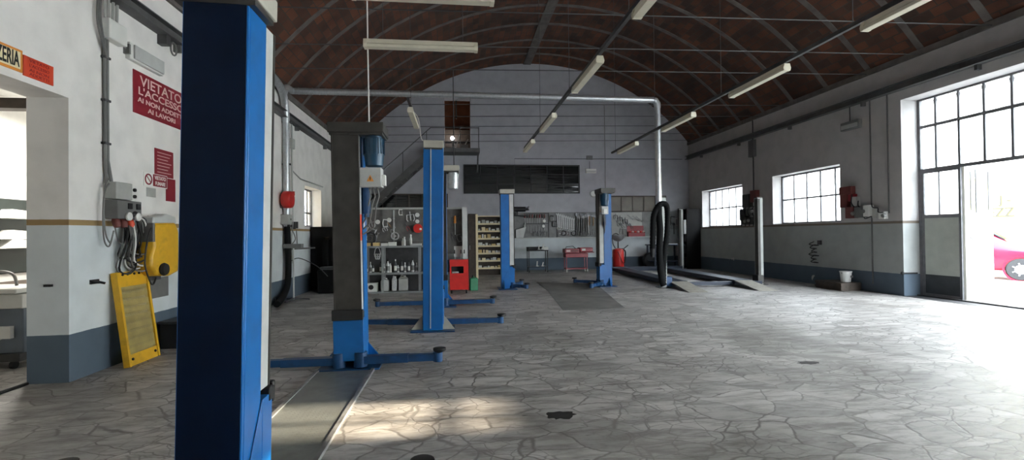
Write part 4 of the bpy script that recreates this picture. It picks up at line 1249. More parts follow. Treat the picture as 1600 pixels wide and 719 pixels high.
# yellow wall machine
t = thing('hose_reel_machine', 'yellow wall-hung machine with round black cap, cut off by the nearest post', 'machine', (XL, 6.710, 1.0))
mb = MB()
pr = [(6.490, 1.62), (6.540, 1.70), (6.980, 1.72), (7.060, 1.6), (7.060, 1.05), (6.860, 1.0), (6.580, 1.02), (6.460, 1.14), (6.460, 1.28), (6.520, 1.40)]
mb.prism(pr, lambda p, q, u: (u, p, q), XL+.04, XL+.24); mb.build('housing', 'yellow', t, world=True, bevel=.03)
mb = MB(); mb.prism([(6.500, 1.70), (6.520, 1.78), (6.710, 1.80), (6.810, 1.83), (7.000, 1.80), (7.020, 1.71)], lambda p, q, u: (u, p, q), XL+.06, XL+.23); mb.build('top_cover', 'greypaint', t, world=True, bevel=.015)
mb = MB(); mb.prism([(6.475, 1.46), (6.475, 1.70), (6.520, 1.70), (6.520, 1.46)], lambda p, q, u: (u, p, q), XL+.05, XL+.25); mb.build('side_strap', 'dgreyplastic', t, world=True, bevel=.01)
mb = MB(); mb.lathe([(.075, 0), (.085, .02), (.07, .05), (.05, .055)], (XL+.24, 6.680, 1.10), (1, 0, 0), 20); mb.build('round_cap', 'black', t, world=True)
mb = MB(); mb.tube(smooth([(XL+.22, 6.500, 1.66), (XL+.23, 6.400, 1.5), (XL+.22, 6.360, 1.2), (XL+.25, 6.400, .98), (XL+.22, 6.520, .92), (XL+.22, 6.580, 1.0)], 6), .010, 6); mb.build('hose', 'black', t, world=True)
mb = MB(); mb.box(XL, XL+.06, 6.560, 6.960, .95, 1.7); mb.build('wall_plate', 'darksteel', t, world=True)
mb = MB(); mb.box(XL, XL+.02, 6.8, 7.2, .70, .97)
solo(mb, 'wall_panel', 'dgreyplastic', 'grey panel on the wall below the yellow machine', 'panel')

# yellow ramp frame with an open mesh, leaning on the wall
t = thing('mesh_ramp', 'yellow ramp frame with open mesh panel leaning against the left wall', 'ramp', (-3.9, 6.35, 0))
A0, A1 = Vector((-3.80, 5.98, .005)), Vector((-3.80, 6.58, .005))
B0, B1 = Vector((-4.0, 6.07, 1.10)), Vector((-4.0, 6.66, 1.10))
ux = (A1-A0).normalized(); vy = ((B0+B1)/2-(A0+A1)/2); nrm = ux.cross(vy).normalized()
if nrm.x < 0: nrm = -nrm
def rp(u, v): return A0.lerp(A1, u).lerp(B0.lerp(B1, u), v)
def rbar(u0_, v0_, u1_, v1_, wd, th=.05):
    q = MB(); q.bar(rp(u0_, v0_), rp(u1_, v1_), wd, th, nrm); return q
rbar(.04, 0, .04, 1, .035, .07).build('side_rail', 'yellow', t, world=True)
rbar(.96, 0, .96, 1, .035, .05).build('side_rail', 'yellow', t, world=True)
def rpanel(v0_, v1_, off=.0, th=.008, u0_=.08, u1_=.92):
    q = MB(); c = [rp(u0_, v0_), rp(u1_, v0_), rp(u1_, v1_), rp(u0_, v1_)]
    q.add([p+nrm*off for p in c]+[p+nrm*(off+th) for p in c], [(0, 1, 2, 3), (4, 7, 6, 5), (0, 4, 5, 1), (1, 5, 6, 2), (2, 6, 7, 3), (3, 7, 4, 0)]); return q
rpanel(.0, .12, .01).build('end_band', 'yellow', t, world=True)
rpanel(.84, 1.0, .01).build('end_band', 'yellow', t, world=True)
rpanel(.12, .84, .005, .004).build('mesh_panel', 'openmesh', t, world=True)
q = MB()
for u in (.2, .35, .55, .7, .85):
    p = rp(u, .97)+nrm*.018; q.cyl(p, p+nrm*.012, .014, n=8)
for u in (.15, .85):
    p = rp(u, .07)+nrm*.018; q.cyl(p, p+nrm*.012, .016, n=8)
q.build('bolt', 'black', t, world=True)
t = thing('low_black_box', 'low black box on the floor behind the yellow mesh ramp', 'box', (-3.72, 7.3, 0))
mb = MB(); mb.box(-4.0, -3.5, 6.95, 7.75, 0, .34); mb.build('box_body', 'black', t, world=True, bevel=.01)
mb = MB(); mb.box(-4.02, -3.48, 6.93, 7.77, .34, .37); mb.build('lid', 'darksteel', t, world=True, bevel=.006)

# far part of the left wall
t = thing('hose_reel', 'red round hose reel on the left wall beside the silver duct', 'hose reel', (-4.0, 12.3, 2.2))
c = onX(451, 312, -3.88)
mb = MB(); mb.lathe([(.05, -.12), (.18, -.12), (.2, -.09), (.2, .05), (.18, .08), (.05, .09)], c, (1, 0, 0), 22); mb.build('reel', 'red', t, world=True)
mb = MB(); mb.bar(c+Vector((0, .05, .14)), c+Vector((0, .28, .17)), .1, .1); mb.build('guide_arm', 'red', t, world=True)
mb = MB(); mb.tube(smooth([c+Vector((.02, .2, .1)), c+Vector((.02, .22, -.5)), c+Vector((.0, .15, -1.1)), c+Vector((.02, .2, -1.5))], 5), .012, 6); mb.build('hose', 'greyplastic', t, world=True)
mb = MB(); mb.box(XL, c.x-.1, c.y-.05, c.y+.05, c.z-.2, c.z+.1); mb.build('wall_bracket', 'darksteel', t, world=True)
t = thing('air_regulator', 'grey air regulator with cup and fittings under the red hose reel', 'air regulator', (-3.95, 12.1, 1.6))
c = onX(450, 350, -3.93)
mb = MB(); mb.box(XL, c.x+.06, c.y-.14, c.y+.1, c.z-.02, c.z+.22); mb.build('body', 'greyplastic', t, world=True, bevel=.01)
mb = MB(); mb.cyl(c+Vector((.06, .2, -.12)), c+Vector((.06, .2, .05)), .05); mb.cyl(c+Vector((.06, .34, -.1)), c+Vector((.06, .34, .06)), .06); mb.bar(c+Vector((.05, -.1, -.05)), c+Vector((.05, .45, -.05)), .03); mb.build('cup', 'black', t, world=True)
mb = MB(); mb.tube(smooth([c+Vector((.06, .05, -.1)), c+Vector((.1, .2, -.35)), c+Vector((.08, .0, -.5)), c+Vector((.1, .3, -.55)), c+Vector((.06, .4, -.15))], 6), .011, 6); mb.build('hose', 'dgreyplastic', t, world=True)
t = thing('pipe_bender_stand', 'thin pale pole stand with horizontal bar beside the black wall hose', 'stand', (-3.55, 12.3, 0))
c = onZ(459, 470, 0)
mb = MB(); mb.cyl(c+Vector((0, 0, .03)), c+Vector((0, 0, 1.32)), .018); mb.build('pole', 'greypaint', t, world=True)
mb = MB(); mb.bar(c+Vector((-.42, 0, 1.2)), c+Vector((.46, .1, 1.24)), .035); mb.box(c.x-.2, c.x+.2, c.y-.1, c.y+.1, 1.24, 1.34); mb.build('cross_bar', 'dgreyplastic', t, world=True)
for k in range(3):
    a_ = 2*PI*k/3+.3
    mb = MB(); mb.bar(c+Vector((0, 0, .06)), c+Vector((.35*math.cos(a_), .35*math.sin(a_), .015)), .03); mb.build('foot', 'darksteel', t, world=True)
mb = MB(); mb.tube(smooth([c+Vector((-.1, 0, 1.22)), c+Vector((-.15, .02, .9)), c+Vector((.1, .05, 1.0)), c+Vector((.5, .1, .8)), c+Vector((.75, .1, .55))], 6), .010, 6); mb.build('cable', 'darksteel', t, world=True)
# conduit beside the duct
t = thing('wall_conduit', 'thin grey conduit with small white box right of the silver wall duct', 'conduit', (XL, 12.2, 2.4))
mb = MB(); mb.tube([(XL+.03, 12.28, 2.45), (XL+.03, 12.28, 4.3)], .018, 6); mb.tube([(XL+.03, 12.3, 3.15), (XL+.03, 12.9, 3.02), (XL+.03, 15.0, 3.02)], .016, 6); mb.build('conduit', 'greyplastic', t, world=True)
mb = MB(); mb.box(XL, XL+.06, 12.22, 12.42, 3.7, 3.95); mb.build('box', 'greyplastic', t, world=True, bevel=.006)

# black machine and cabinet in the left corner
t = thing('tall_black_cabinet', 'tall black cabinet in the dark left corner below the barred window', 'cabinet', (-3.6, 14.6, 0))
mb = MB(); mb.box(-4.03, -3.3, 13.75, 15.4, .05, 1.78); mb.build('cabinet_body', 'blackmatte', t, world=True, bevel=.012)
for y0_, y1_ in ((13.8, 14.55), (14.6, 15.35)):
    mb = MB(); mb.box(-3.3, -3.28, y0_, y1_, .1, 1.72); d = mb.build('door', 'blackmatte', t, world=True, bevel=.006)
    mb = MB(); mb.box(-3.28, -3.25, y1_-.1, y1_-.07, .9, 1.05); mb.build('handle', 'darksteel', d, world=True)
t = thing('tyre_machine', 'black tyre changing machine in front of the tall black cabinet', 'machine', (-3.35, 12.9, 0))
mb = MB(); mb.box(-3.65, -3.05, 13.0, 13.6, .0, .62); mb.build('body', 'blackmatte', t, world=True, bevel=.03)
mb = MB(); mb.lathe([(.28, 0), (.3, .03), (.28, .07), (.1, .08)], (-3.35, 13.3, .62), n=24); mb.build('turntable', 'darksteel', t, world=True)
mb = MB(); mb.box(-3.62, -3.5, 13.45, 13.6, .5, 1.5); mb.bar((-3.56, 13.52, 1.45), (-3.3, 13.2, 1.45), .07); mb.cyl((-3.3, 13.2, .85), (-3.3, 13.2, 1.55), .03); mb.build('arm_column', 'blackmatte', t, world=True, bevel=.01)

# ------------------------------------------------------------------ side room things
t = thing('wheel_balancer', 'white machine with sloping side and pale top tray in the side room', 'machine', (-5.5, 6.4, 0))
mb = MB(); mb.prism([(-6.1, .18), (-5.42, .18), (-5.42, .88), (-5.85, .88)], lambda p, q, u: (p, u, q), 6.15, 6.75); mb.build('body', 'whiteplastic', t, world=True, bevel=.02)
mb = MB(); mb.box(-6.15, -5.05, 6.1, 6.8, .88, .94); mb.build('top_tray', 'whiteplastic', t, world=True, bevel=.015)
mb = MB(); mb.box(-5.41, -5.05, 6.2, 6.75, .18, .70); mb.build('side_cabinet', 'bluegrey', t, world=True, bevel=.01, label='side cabinet with painted blue-grey shading')
mb = MB(); mb.box(-5.41, -5.05, 6.18, 6.75, .70, .87); mb.build('upper_panel', 'whiteplastic', t, world=True, bevel=.01)
mb = MB(); mb.box(-6.1, -5.05, 6.15, 6.75, .09, .18); mb.build('plinth', 'darksteel', t, world=True)
for x, y in ((-6.0, 6.2), (-5.15, 6.2), (-6.0, 6.7), (-5.15, 6.7)):
    mb = MB(); mb.cyl((x-.02, y, .045), (x+.02, y, .045), .045); mb.build('caster', 'black', t, world=True)
mb = MB(); mb.tube(smooth([(-5.6, 6.3, .93), (-5.62, 6.3, 1.05), (-5.45, 6.3, 1.13), (-5.25, 6.3, 1.1), (-5.2, 6.3, .96)], 6), .016, 6); mb.build('curved_handle', 'steel', t, world=True)
mb = MB(); mb.tube(smooth([(-5.2, 6.17, .4), (-5.3, 6.12, .3), (-5.35, 6.12, .15)], 6), .012, 6); mb.box(-5.28, -5.14, 6.14, 6.19, .36, .5); mb.build('socket', 'whiteplastic', t, world=True)
# dark board with three pale trays
a, b = onX(-40, 308, -8.66), onX(48, 425, -8.66)
t = thing('wall_board', 'dark green-grey board with three pale trays on the side room wall', 'board', (-8.68, (a.y+b.y)/2, b.z))
mb = MB(); mb.box(-8.7, -8.66, a.y, b.y, b.z, a.z+.02); mb.build('board_panel', 'boarddark', t, world=True, bevel=.02)
for zc in (335, 367, 381):
    p = onX(22, zc, -8.6)
    mb = MB(); mb.prism([(p.y-.36, p.z-.09), (p.y+.30, p.z-.09), (p.y+.16, p.z+.07), (p.y-.2, p.z+.09)], lambda u, q, x: (x, u, q), -8.66, -8.45); mb.build('tray', 'whiteplastic', t, world=True, bevel=.01)
t = thing('side_bench', 'dark bench along the side room back wall', 'bench', (-8.2, 10.0, 0))
mb = MB(); mb.box(-8.69, -7.9, 8.2, 12.1, .62, .7); mb.build('bench_top', 'darkwood', t, world=True)
for y in (8.3, 10.2, 12.0):
    mb = MB(); mb.box(-8.6, -8.0, y-.05, y+.05, 0, .62); mb.build('leg', 'darkwood', t, world=True)
mb = MB(); mb.tube([(XL-.42, 2.9, .012), (XL-.38, 5.48, .012)], .02, 6)
solo(mb, 'floor_cable', 'black', 'black cable lying along the left doorway threshold', 'cable')

# ------------------------------------------------------------------ tool rack and workbench shelf on the left
RX0, RX1, RXE, RYF, RYB = -2.38, -.28, .27, 12.75, 13.15
t = thing('tool_rack', 'grey shelf rack with a tool board above, behind the bright blue post', 'rack', (-1.2, 12.95, 0))
mb = MB(); mb.box(RX0, RXE, RYB, RYB+.03, 1.0, 2.24); mb.build('tool_board', 'board2', t, world=True)
mb = MB(); mb.box(RX0, RXE+.03, RYB-.03, RYB+.04, 2.22, 2.27); mb.build('top_rail', 'greyplastic', t, world=True)
mb = MB(); mb.box(-1.69, -1.66, RYB-.02, RYB, 1.35, 2.2); mb.build('board_batten', 'greypaint', t, world=True)
mb = MB(); mb.box(-.06, RXE, RYB-.012, RYB, .9, 1.2); mb.build('white_panel', 'white', t, world=True, label='white lower panel at the right end')
mb = MB(); mb.box(RXE-.1, RXE+.03, RYB-.25, RYB+.05, .02, 2.26); mb.build('end_post', 'greypaint', t, world=True)
for z, m in ((1.235, 'shelfgrey'), (.53, 'shelfgrey'), (.03, 'shelfgrey')):
    mb = MB(); mb.box(RX0, RX1, RYF, RYB, z-.03, z).box(RX0, RX1, RYF-.012, RYF, z-.045, z+.008); mb.build('shelf', m, t, world=True)
mb = MB(); mb.box(RX0, RX1, RYB-.03, RYB-.015, 1.36, 1.385); mb.build('board_ledge', 'dgreyplastic', t, world=True)
for x in (RX0, -1.95, -1.0, RX1-.04):
    mb = MB(); mb.box(x, x+.05, RYF-.01, RYF+.04, 0, 1.22); mb.box(x, x+.05, RYB-.05, RYB, 0, 1.22); mb.build('upright', 'shelfgrey', t, world=True)
mb = MB(); mb.box(RX0, RX1, RYB-.01, RYB, .03, 1.2); mb.build('back_panel', 'darksteel', t, world=True)

def bottle(x, y, z, h, r, m, label, group='bottles on the rack shelf', neck=.35, cap_m='black'):
    t = thing('bottle', label, 'bottle', (x, y, z), random.uniform(0, 6), group)
    mb = MB(); mb.lathe([(r*.9, 0), (r, .01), (r, h*.58), (r*neck, h*.78), (r*neck, h*.86)], (0, 0, 0), n=14); mb.build('bottle_body', m, t)
    mb = MB(); mb.lathe([(r*neck*1.15, h*.86), (r*neck*1.2, h*.98), (r*neck*.7, h)], (0, 0, 0), n=12); mb.build('cap', cap_m, t)
    mb = MB(); mb.lathe([(r*1.012, h*.14), (r*1.012, h*.5)], (0, 0, 0), n=14); mb.build('paper_band', 'whitecarton' if m != 'bottle' else 'dgreyplastic', t)
    return t
ys = 12.83
bx_ = [(573, .27, 'bottledark', 30), (579, .35, 'bottle', 30), (583, .29, 'bottledark', 30), (595, .36, 'bottledark', 34), (600, .28, 'bottle', 30), (606, .42, 'bottle', 48), (610, .34, 'whiteplastic', 30), (618, .42, 'bottledark', 36), (622, .27, 'bottle', 30), (628, .40, 'bottledark', 34), (633, .31, 'bottle', 30), (639, .38, 'bottledark', 32), (645, .44, 'bottle', 40), (651, .30, 'bottle', 32)]
for i, (px_, h_, m, r_) in enumerate(bx_):
    x = onY(px_, 420, ys).x
    bottle(x, ys, .538, h_*.82, r_*.00105, m, '%s bottle from the left on the middle shelf of the grey rack' % ORD[i], cap_m='whiteplastic' if i % 3 == 1 else 'black')
# jugs and box on the bottom shelf
def jug(px_, wd, h_, m, label, d=.2):
    x = onY(px_, 445, 12.9).x
    t = thing('jug', label, 'jug', (x, 12.95, .04), 0, 'jugs on the lowest rack shelf')
    mb = MB(); mb.box(-wd/2, wd/2, -d/2, d/2, 0, h_*.8); mb.prism([(-wd/2, h_*.8), (wd/2, h_*.8), (wd*.25, h_*.92), (-wd*.3, h_*.92)], lambda p, q, u: (p, u, q), -d*.4, d*.4); mb.build('jug_body', m, t, bevel=.015)
    mb = MB(); mb.lathe([(.025, h_*.92), (.03, h_*.93), (.03, h_), (.0, h_)], (wd*.15, 0, 0), n=12); mb.build('cap', 'whiteplastic', t)
    mb = MB(); mb.tube(smooth([(-wd*.3, 0, h_*.85), (-wd*.2, 0, h_*1.02), (wd*.02, 0, h_*.98)], 5), .014, 6); mb.build('handle', m, t)
jug(601, .2, .34, 'greypaint', 'white square jug, left one on the lowest shelf of the grey rack')
jug(616, .13, .38, 'bottle', 'narrow pale jug between the two square jugs on the lowest shelf', d=.13)
jug(630, .24, .40, 'greyplastic', 'large dull grey jug, right one on the lowest shelf of the rack')
x = onY(581, 450, 12.8).x
t = thing('white_box', 'white box with a round dark opening at the left end of lowest shelf', 'box', (x, 12.92, .038))
mb = MB(); mb.box(-.13, .13, -.12, .12, 0, .22); mb.build('box_body', 'whitecarton', t, bevel=.006)
mb = MB(); mb.lathe([(.065, 0), (.065, .004)], (-.02, -.12, .12), (0, -1, 0), 20); mb.build('round_opening', 'black', t)
# wire basket
t = thing('wire_basket', 'small wire basket hanging under the worktop of the grey rack', 'basket', (onY(590, 400, 12.72).x, 12.70, .9))
mb = MB()
for z, r in ((.0, .05), (.07, .075), (.13, .085)): mb.tube([(r*math.cos(a), r*math.sin(a)*.7, z) for a in [2*PI*k/14 for k in range(14)]], .008, 5, closed=True)
for k in range(8): a = 2*PI*k/8; mb.tube([(.05*math.cos(a), .035*math.sin(a), 0), (.085*math.cos(a), .06*math.sin(a), .13)], .006, 5)
mb.build('basket_wire', 'chrome', t)
mb = MB(); mb.tube(smooth([(-.08, 0, .13), (-.05, 0, .26), (0, .02, .3), (.05, 0, .26), (.08, 0, .13)], 5), .008, 6); mb.build('handle', 'chrome', t)
# cartons on the worktop
for px_, wd, hh, m, lab in ((574, .15, .085, 'cardboard', 'yellowed carton at the left end of the rack worktop'), (588, .16, .09, 'cardboard', 'second yellowed carton on the rack worktop'), (601, .17, .07, 'whitecarton', 'flat white carton beside the two yellowed cartons'), (613, .19, .1, 'whitecarton', 'white carton left of the two tall white bottles'), (651, .25, .05, 'greypaint', 'flat pale tray at the right of the rack worktop')):
    x = onY(px_, 388, 12.82).x
    t = thing('carton', lab, 'carton', (x, 12.86, 1.2355), 0, 'cartons on the rack worktop')
    mb = MB(); mb.box(-wd/2, wd/2, -.09, .09, 0, hh); mb.build('carton_body', m, t, bevel=.004)
    mb = MB(); mb.box(-wd/2-.003, wd/2+.003, -.093, .093, hh*.72, hh+.004); mb.build('lid', m, t, bevel=.003)
for px_, h_, lab in ((632, .24, 'left tall white bottle on the rack worktop'), (642, .30, 'right and taller white bottle on the rack worktop'), (629, .2, 'short pale bottle standing against the rack tool board')):
    bottle(onY(px_, 385, 12.9).x, 12.9+(.1 if h_ < .21 else 0), 1.236, h_, .034, 'whiteplastic', lab, 'white bottles on the rack worktop', neck=.6, cap_m='whiteplastic')

# things hung on the rack's tool board
def hang(px_, py_, yy=RYB-.03): return onY(px_, py_, yy)
def tool(kind, c, s, m, label, group, cat=None, ny=-1, ang=0.0):
    """one hand tool hanging against a wall whose face looks towards -Y"""
    t = thing(kind, label, cat or kind.replace('_', ' '), c, 0, group)
    ca, sa = math.cos(ang), math.sin(ang)
    def rp_(x, z): return (x*ca-z*sa, x*sa+z*ca)
    def P(x, z, y=0): a, b = rp_(x, z); return (a, y, b)
    if kind == 'spanner':
        mb = MB(); mb.bar(P(0, -s*.40), P(0, s*.40), s*.085, .008, (0, 1, 0)); mb.build('shank', m, t, bevel=.002)
        mb = MB(); mb.prism([rp_(*q) for q in [(-s*.045, s*.38), (s*.045, s*.38), (s*.10, s*.44), (s*.09, s*.52), (s*.03, s*.52), (s*.03, s*.46), (-s*.03, s*.46), (-s*.03, s*.52), (-s*.09, s*.52), (-s*.10, s*.44)]], lambda p, q, u: (p, u, q), -.007, .007); mb.build('open_jaw', m, t)
        mb = MB()
        mb.tube([P(s*.065*math.cos(a), -s*.45+s*.065*math.sin(a)) for a in [2*PI*k/12 for k in range(12)]], s*.03, 6, closed=True); mb.build('ring_end', m, t)
    elif kind == 'screwdriver':
        mb = MB(); mb.cyl(P(0, s*.1), P(0, s*.5), s*.07, s*.055, 10); mb.build('handle', m, t)
        mb = MB(); mb.cyl(P(0, -s*.5), P(0, s*.1), s*.022, n=8); mb.build('blade', 'chrome', t)
    elif kind == 'pliers':
        mb = MB(); mb.tube([P(-s*.14, -s*.5), P(-s*.16, -s*.2), P(-s*.02, s*.15)], s*.04, 6); mb.tube([P(s*.14, -s*.5), P(s*.16, -s*.2), P(s*.02, s*.15)], s*.04, 6); mb.build('handle', m, t)
        mb = MB(); mb.prism([rp_(*q) for q in [(-s*.09, s*.1), (s*.09, s*.1), (s*.1, s*.25), (s*.02, s*.5), (-s*.02, s*.5), (-s*.1, s*.25)]], lambda p, q, u: (p, u, q), -.009, .009); mb.build('jaw', 'glossdark', t)
    elif kind == 'hammer':
        mb = MB(); mb.cyl(P(0, -s*.5), P(0, s*.42), s*.05, s*.04, 8); mb.build('handle', 'wood', t)
        mb = MB(); mb.bar(P(-s*.2, s*.42), P(s*.2, s*.42), s*.13, s*.13); mb.build('head', 'glossdark', t, bevel=.004)
    elif kind == 'clamp':
        mb = MB(); mb.tube([P(s*.28, s*.42), P(-s*.22, s*.45), P(-s*.3, 0), P(-s*.22, -s*.42), P(s*.28, -s*.4)], s*.07, 6); mb.build('frame', m, t)
        mb = MB(); mb.cyl(P(s*.24, -s*.5), P(s*.24, s*.2), s*.04, n=8); mb.bar(P(s*.08, -s*.48), P(s*.4, -s*.48), s*.04); mb.build('screw', 'chrome', t)
    elif kind == 'pulley':
        mb = MB(); mb.tube([P(s*.42*math.cos(a), s*.42*math.sin(a)) for a in [2*PI*k/20 for k in range(20)]], s*.09, 8, closed=True); mb.build('rim', m, t)
        mb = MB(); mb.cyl(P(0, 0, -.015), P(0, 0, .015), s*.14); mb.bar(P(-s*.4, 0), P(s*.4, 0), s*.08, .012); mb.build('hub', m, t)
    elif kind == 'socket_wrench':
        mb = MB(); mb.cyl(P(0, -s*.5), P(0, s*.38), s*.045, n=8); mb.build('handle', m, t)
        mb = MB(); mb.cyl(P(0, s*.4, -.03), P(0, s*.4, .03), s*.11, n=12); mb.build('ratchet_head', m, t)
    elif kind == 'puller':
        mb = MB(); mb.bar(P(-s*.35, s*.2), P(s*.35, s*.2), s*.12, .02); mb.cyl(P(0, -s*.35), P(0, s*.5), s*.05, n=8); mb.build('yoke', m, t)
        for q in (-1, 1):
            mb = MB(); mb.tube([P(q*s*.32, s*.2), P(q*s*.36, -s*.25), P(q*s*.24, -s*.42)], s*.055, 6); mb.build('claw', m, t)
    elif kind == 'gauge':
        mb = MB(); mb.cyl(P(0, 0, .02), P(0, 0, -.02), s*.45, n=20); mb.build('case', m, t)
        mb = MB(); mb.cyl(P(0, 0, -.021), P(0, 0, -.023), s*.36, n=20); mb.build('dial', 'whitecarton', t)
        mb = MB(); mb.tube([P(0, -s*.45), P(s*.1, -s*.8), P(-s*.1, -s*1.1)], s*.05, 6); mb.build('hose', 'black', t)
    return t
B = 'rack tool board'
for kind, px_, py_, s, m, lab, ang in (
    ('pulley', 617, 369, .17, 'chrome', 'pale ring tool hanging low in the middle of the rack board', 0),
    ('puller', 581, 350, .17, 'steel', 'small pale puller high on the left of the rack board', .2),
    ('gauge', 590, 347, .10, 'whiteplastic', 'white round gauge at upper left of the rack board', 0),
    ('clamp', 602, 349, .17, 'whiteplastic', 'white clamp left of the black tool on the rack board', 0),
    ('gauge', 608, 344, .10, 'whiteplastic', 'white round gauge above the black tool on the rack board', 0),
    ('spanner', 616, 349, .20, 'chrome', 'bright spanner just right of the black tool on rack board', .1),
    ('hammer', 608, 351, .17, 'black', 'black hammer in the centre of the rack board cluster', .6),
    ('puller', 601, 358, .13, 'chrome', 'bright puller below the white clamp on rack board', .4),
    ('pliers', 612, 359, .16, 'steel', 'steel pliers under the black tool on the rack board', .2),
    ('clamp', 580, 361, .20, 'chrome', 'bright clamp at the lower left of the rack board', 1.2),
    ('spanner', 588, 373, .26, 'steel', 'slanted steel spanner low on the left of rack board', -.3),
    ('pulley', 579, 372, .26, 'glossdark', 'large dark ring hanging at the far left of rack board', 0),
    ('puller', 641, 339, .22, 'chrome', 'bright two-legged puller right of the board batten', .1),
    ('gauge', 652, 336, .10, 'whiteplastic', 'white gauge at the upper right, next to the blue post', 0),
    ('gauge', 652, 346, .09, 'whiteplastic', 'lower white gauge at the right, next to the blue post', 0),
    ('pliers', 636, 355, .17, 'darkred', 'red handled pliers left of the red reel on rack board', .5),
    ('clamp', 626, 332, .13, 'whiteplastic', 'small white clamp at the top by the board batten', 0),
    ('spanner', 706, 348, .30, 'glossdark', 'dark spanner hung right of the bright blue post', 0),
    ('screwdriver', 711, 352, .52, 'orange', 'long orange-brown handled tool at the right end of the rack board', 0),
    ('puller', 717, 340, .22, 'glossdark', 'dark puller hung at the top right corner of rack board', .2),
    ('pliers', 707, 370, .24, 'glossdark', 'dark pliers low on the right end of the rack board', .4),
    ('clamp', 718, 372, .22, 'steel', 'steel clamp low beside the pale end post of the rack', .3)):
    tool(kind, hang(px_, py_), s*1.3 if px_ < 660 else s, m, lab, 'tools on the ' + B, ang=ang)
c = hang(653, 357, RYB-.06)
t = thing('cable_reel', 'small red reel on the rack board beside the bright blue post', 'reel', c)
mb = MB(); mb.cyl((0, .05, 0), (0, .03, 0), .12, n=20); mb.cyl((0, -.03, 0), (0, -.05, 0), .12, n=20); mb.build('flange', 'red', t)
mb = MB(); mb.cyl((0, .03, 0), (0, -.03, 0), .085, n=20); mb.build('core', 'red', t)
mb = MB(); mb.ball((.07, -.05, -.02), (.035, .02, .03)); mb.build('handle', 'whiteplastic', t)

# red tool trolley and green can
t = thing('tool_trolley', 'red upright tool trolley with dark opening at the right end of the rack', 'trolley', (.06, 12.45, 0))
mb = MB()
mb.box(-.23, .23, -.2, -.18, .1, .52).box(-.23, .23, -.2, -.18, .70, .87).box(-.23, -.19, -.2, -.18, .52, .70).box(.12, .23, -.2, -.18, .52, .70)
mb.box(-.23, -.21, -.18, .2, .1, .87).box(.21, .23, -.18, .2, .1, .87).box(-.21, .21, .18, .2, .1, .87).box(-.21, .21, -.18, .18, .1, .12).box(-.21, .21, -.18, .18, .845, .87)
mb.build('trolley_body', 'red', t)
mb = MB(); mb.box(-.21, .21, .0, .02, .12, .845); mb.build('inner_panel', 'black', t)
mb = MB(); mb.box(-.17, .0, -.16, -.05, .525, .56); mb.build('rag', 'greypaint', t, label='pale rag in the opening')
mb = MB(); mb.box(.235, .25, -.2, .2, .08, .88); mb.build('side_flange', 'red', t)
for x in (-.19, .19):
    for y in (-.16, .16):
        mb = MB(); mb.cyl((x-.02, y, .045), (x+.02, y, .045), .045); mb.box(x-.015, x+.015, y-.02, y+.02, .05, .11); mb.build('caster', 'black', t)
for k, x in enumerate((-.1, .06, .15)):
    c = Vector((.06+x, 12.42, .872))
    tool('screwdriver', c+Vector((0, 0, .125)), .25, 'black', ['left', 'middle', 'right'][k]+' black handled tool standing on top of the red trolley', 'tools standing on the red trolley')
t = thing('jerrycan', 'green jerrycan on the floor beside the red tool trolley', 'jerrycan', (.455, 12.9, 0), .2)
mb = MB(); mb.prism([(-.09, 0), (.09, 0), (.09, .29), (.03, .35), (-.09, .33)], lambda p, q, u: (u, p, q), -.11, .11); mb.build('can_body', 'green', t, bevel=.02)
mb = MB(); mb.cyl((0, .05, .34), (.0, .06, .40), .028); mb.build('cap', 'black', t)
mb = MB(); mb.tube([(0, -.07, .33), (0, -.06, .385), (0, .01, .385), (0, .02, .345)], .013, 6); mb.build('handle', 'green', t)

# ------------------------------------------------------------------ parts shelves
t = thing('parts_cabinet', 'tall cream shelf cabinet filled with small parts, left of the short lift post', 'cabinet', (1.25, 17.5, 0))
px0, px1, py0, py1 = .76, 1.78, 17.3, 17.75
mb = MB(); mb.box(px0-.04, px0, py0-.02, py1, 0, 2.2); mb.build('side_panel', 'cream', t, world=True)
mb = MB(); mb.box(px1, px1+.04, py0-.02, py1, 0, 2.2); mb.build('side_panel', 'cream', t, world=True)
mb = MB(); mb.box(px0, px1, py1-.02, py1, 0, 2.2); mb.build('back_panel', 'darkwood', t, world=True)
mb = MB(); mb.box(px0, px1, py0, py1-.02, 2.17, 2.2); mb.build('top_panel', 'cream', t, world=True)
SH = [2.17-.27*k for k in range(1, 8)]
for z in SH:
    mb = MB(); mb.box(px0, px1, py0, py1-.02, z-.02, z).box(px0, px1, py0-.012, py0, z-.03, z+.03); mb.build('shelf', 'cream', t, world=True)
for k, z in enumerate(SH[:7]):
    x = px0+.05
    i = 0
    while x < px1-.12 and i < 12:
        wd = random.uniform(.05, .15); hh = random.uniform(.07, .17)
        if k > 4: hh *= .8
        m = random.choice(['whitecarton', 'whitecarton', 'cream', 'cardboard', 'greyplastic'])
        t2 = thing('parts_box', '%s parts box from left on the %s shelf down of the cream cabinet' % (ORD[i], ORD[k]), 'box', (x+wd/2, py0+.12+random.uniform(0, .05), z), random.uniform(-.06, .06), 'small parts boxes in the cream cabinet')
        mb = MB(); mb.box(-wd/2, wd/2, -.08, .08, 0, hh); mb.build('box_body', m, t2, bevel=.003)
        x += wd+random.uniform(.015, .06); i += 1
t = thing('dark_locker', 'tall dark locker with pale front edge left of the cream parts shelves', 'locker', (.55, 16.4, 0))
mb = MB(); mb.box(.42, .70, 16.1, 17.1, .0, 2.22); mb.build('locker_body', 'darkwood', t, world=True, bevel=.006)
mb = MB(); mb.box(.66, .735, 16.02, 16.09, .02, 2.2); mb.build('edge_stile', 'cream', t, world=True, label='pale front edge')
mb = MB(); mb.box(.42, .66, 16.06, 16.1, .05, 2.18); d = mb.build('door', 'darkwood', t, world=True)
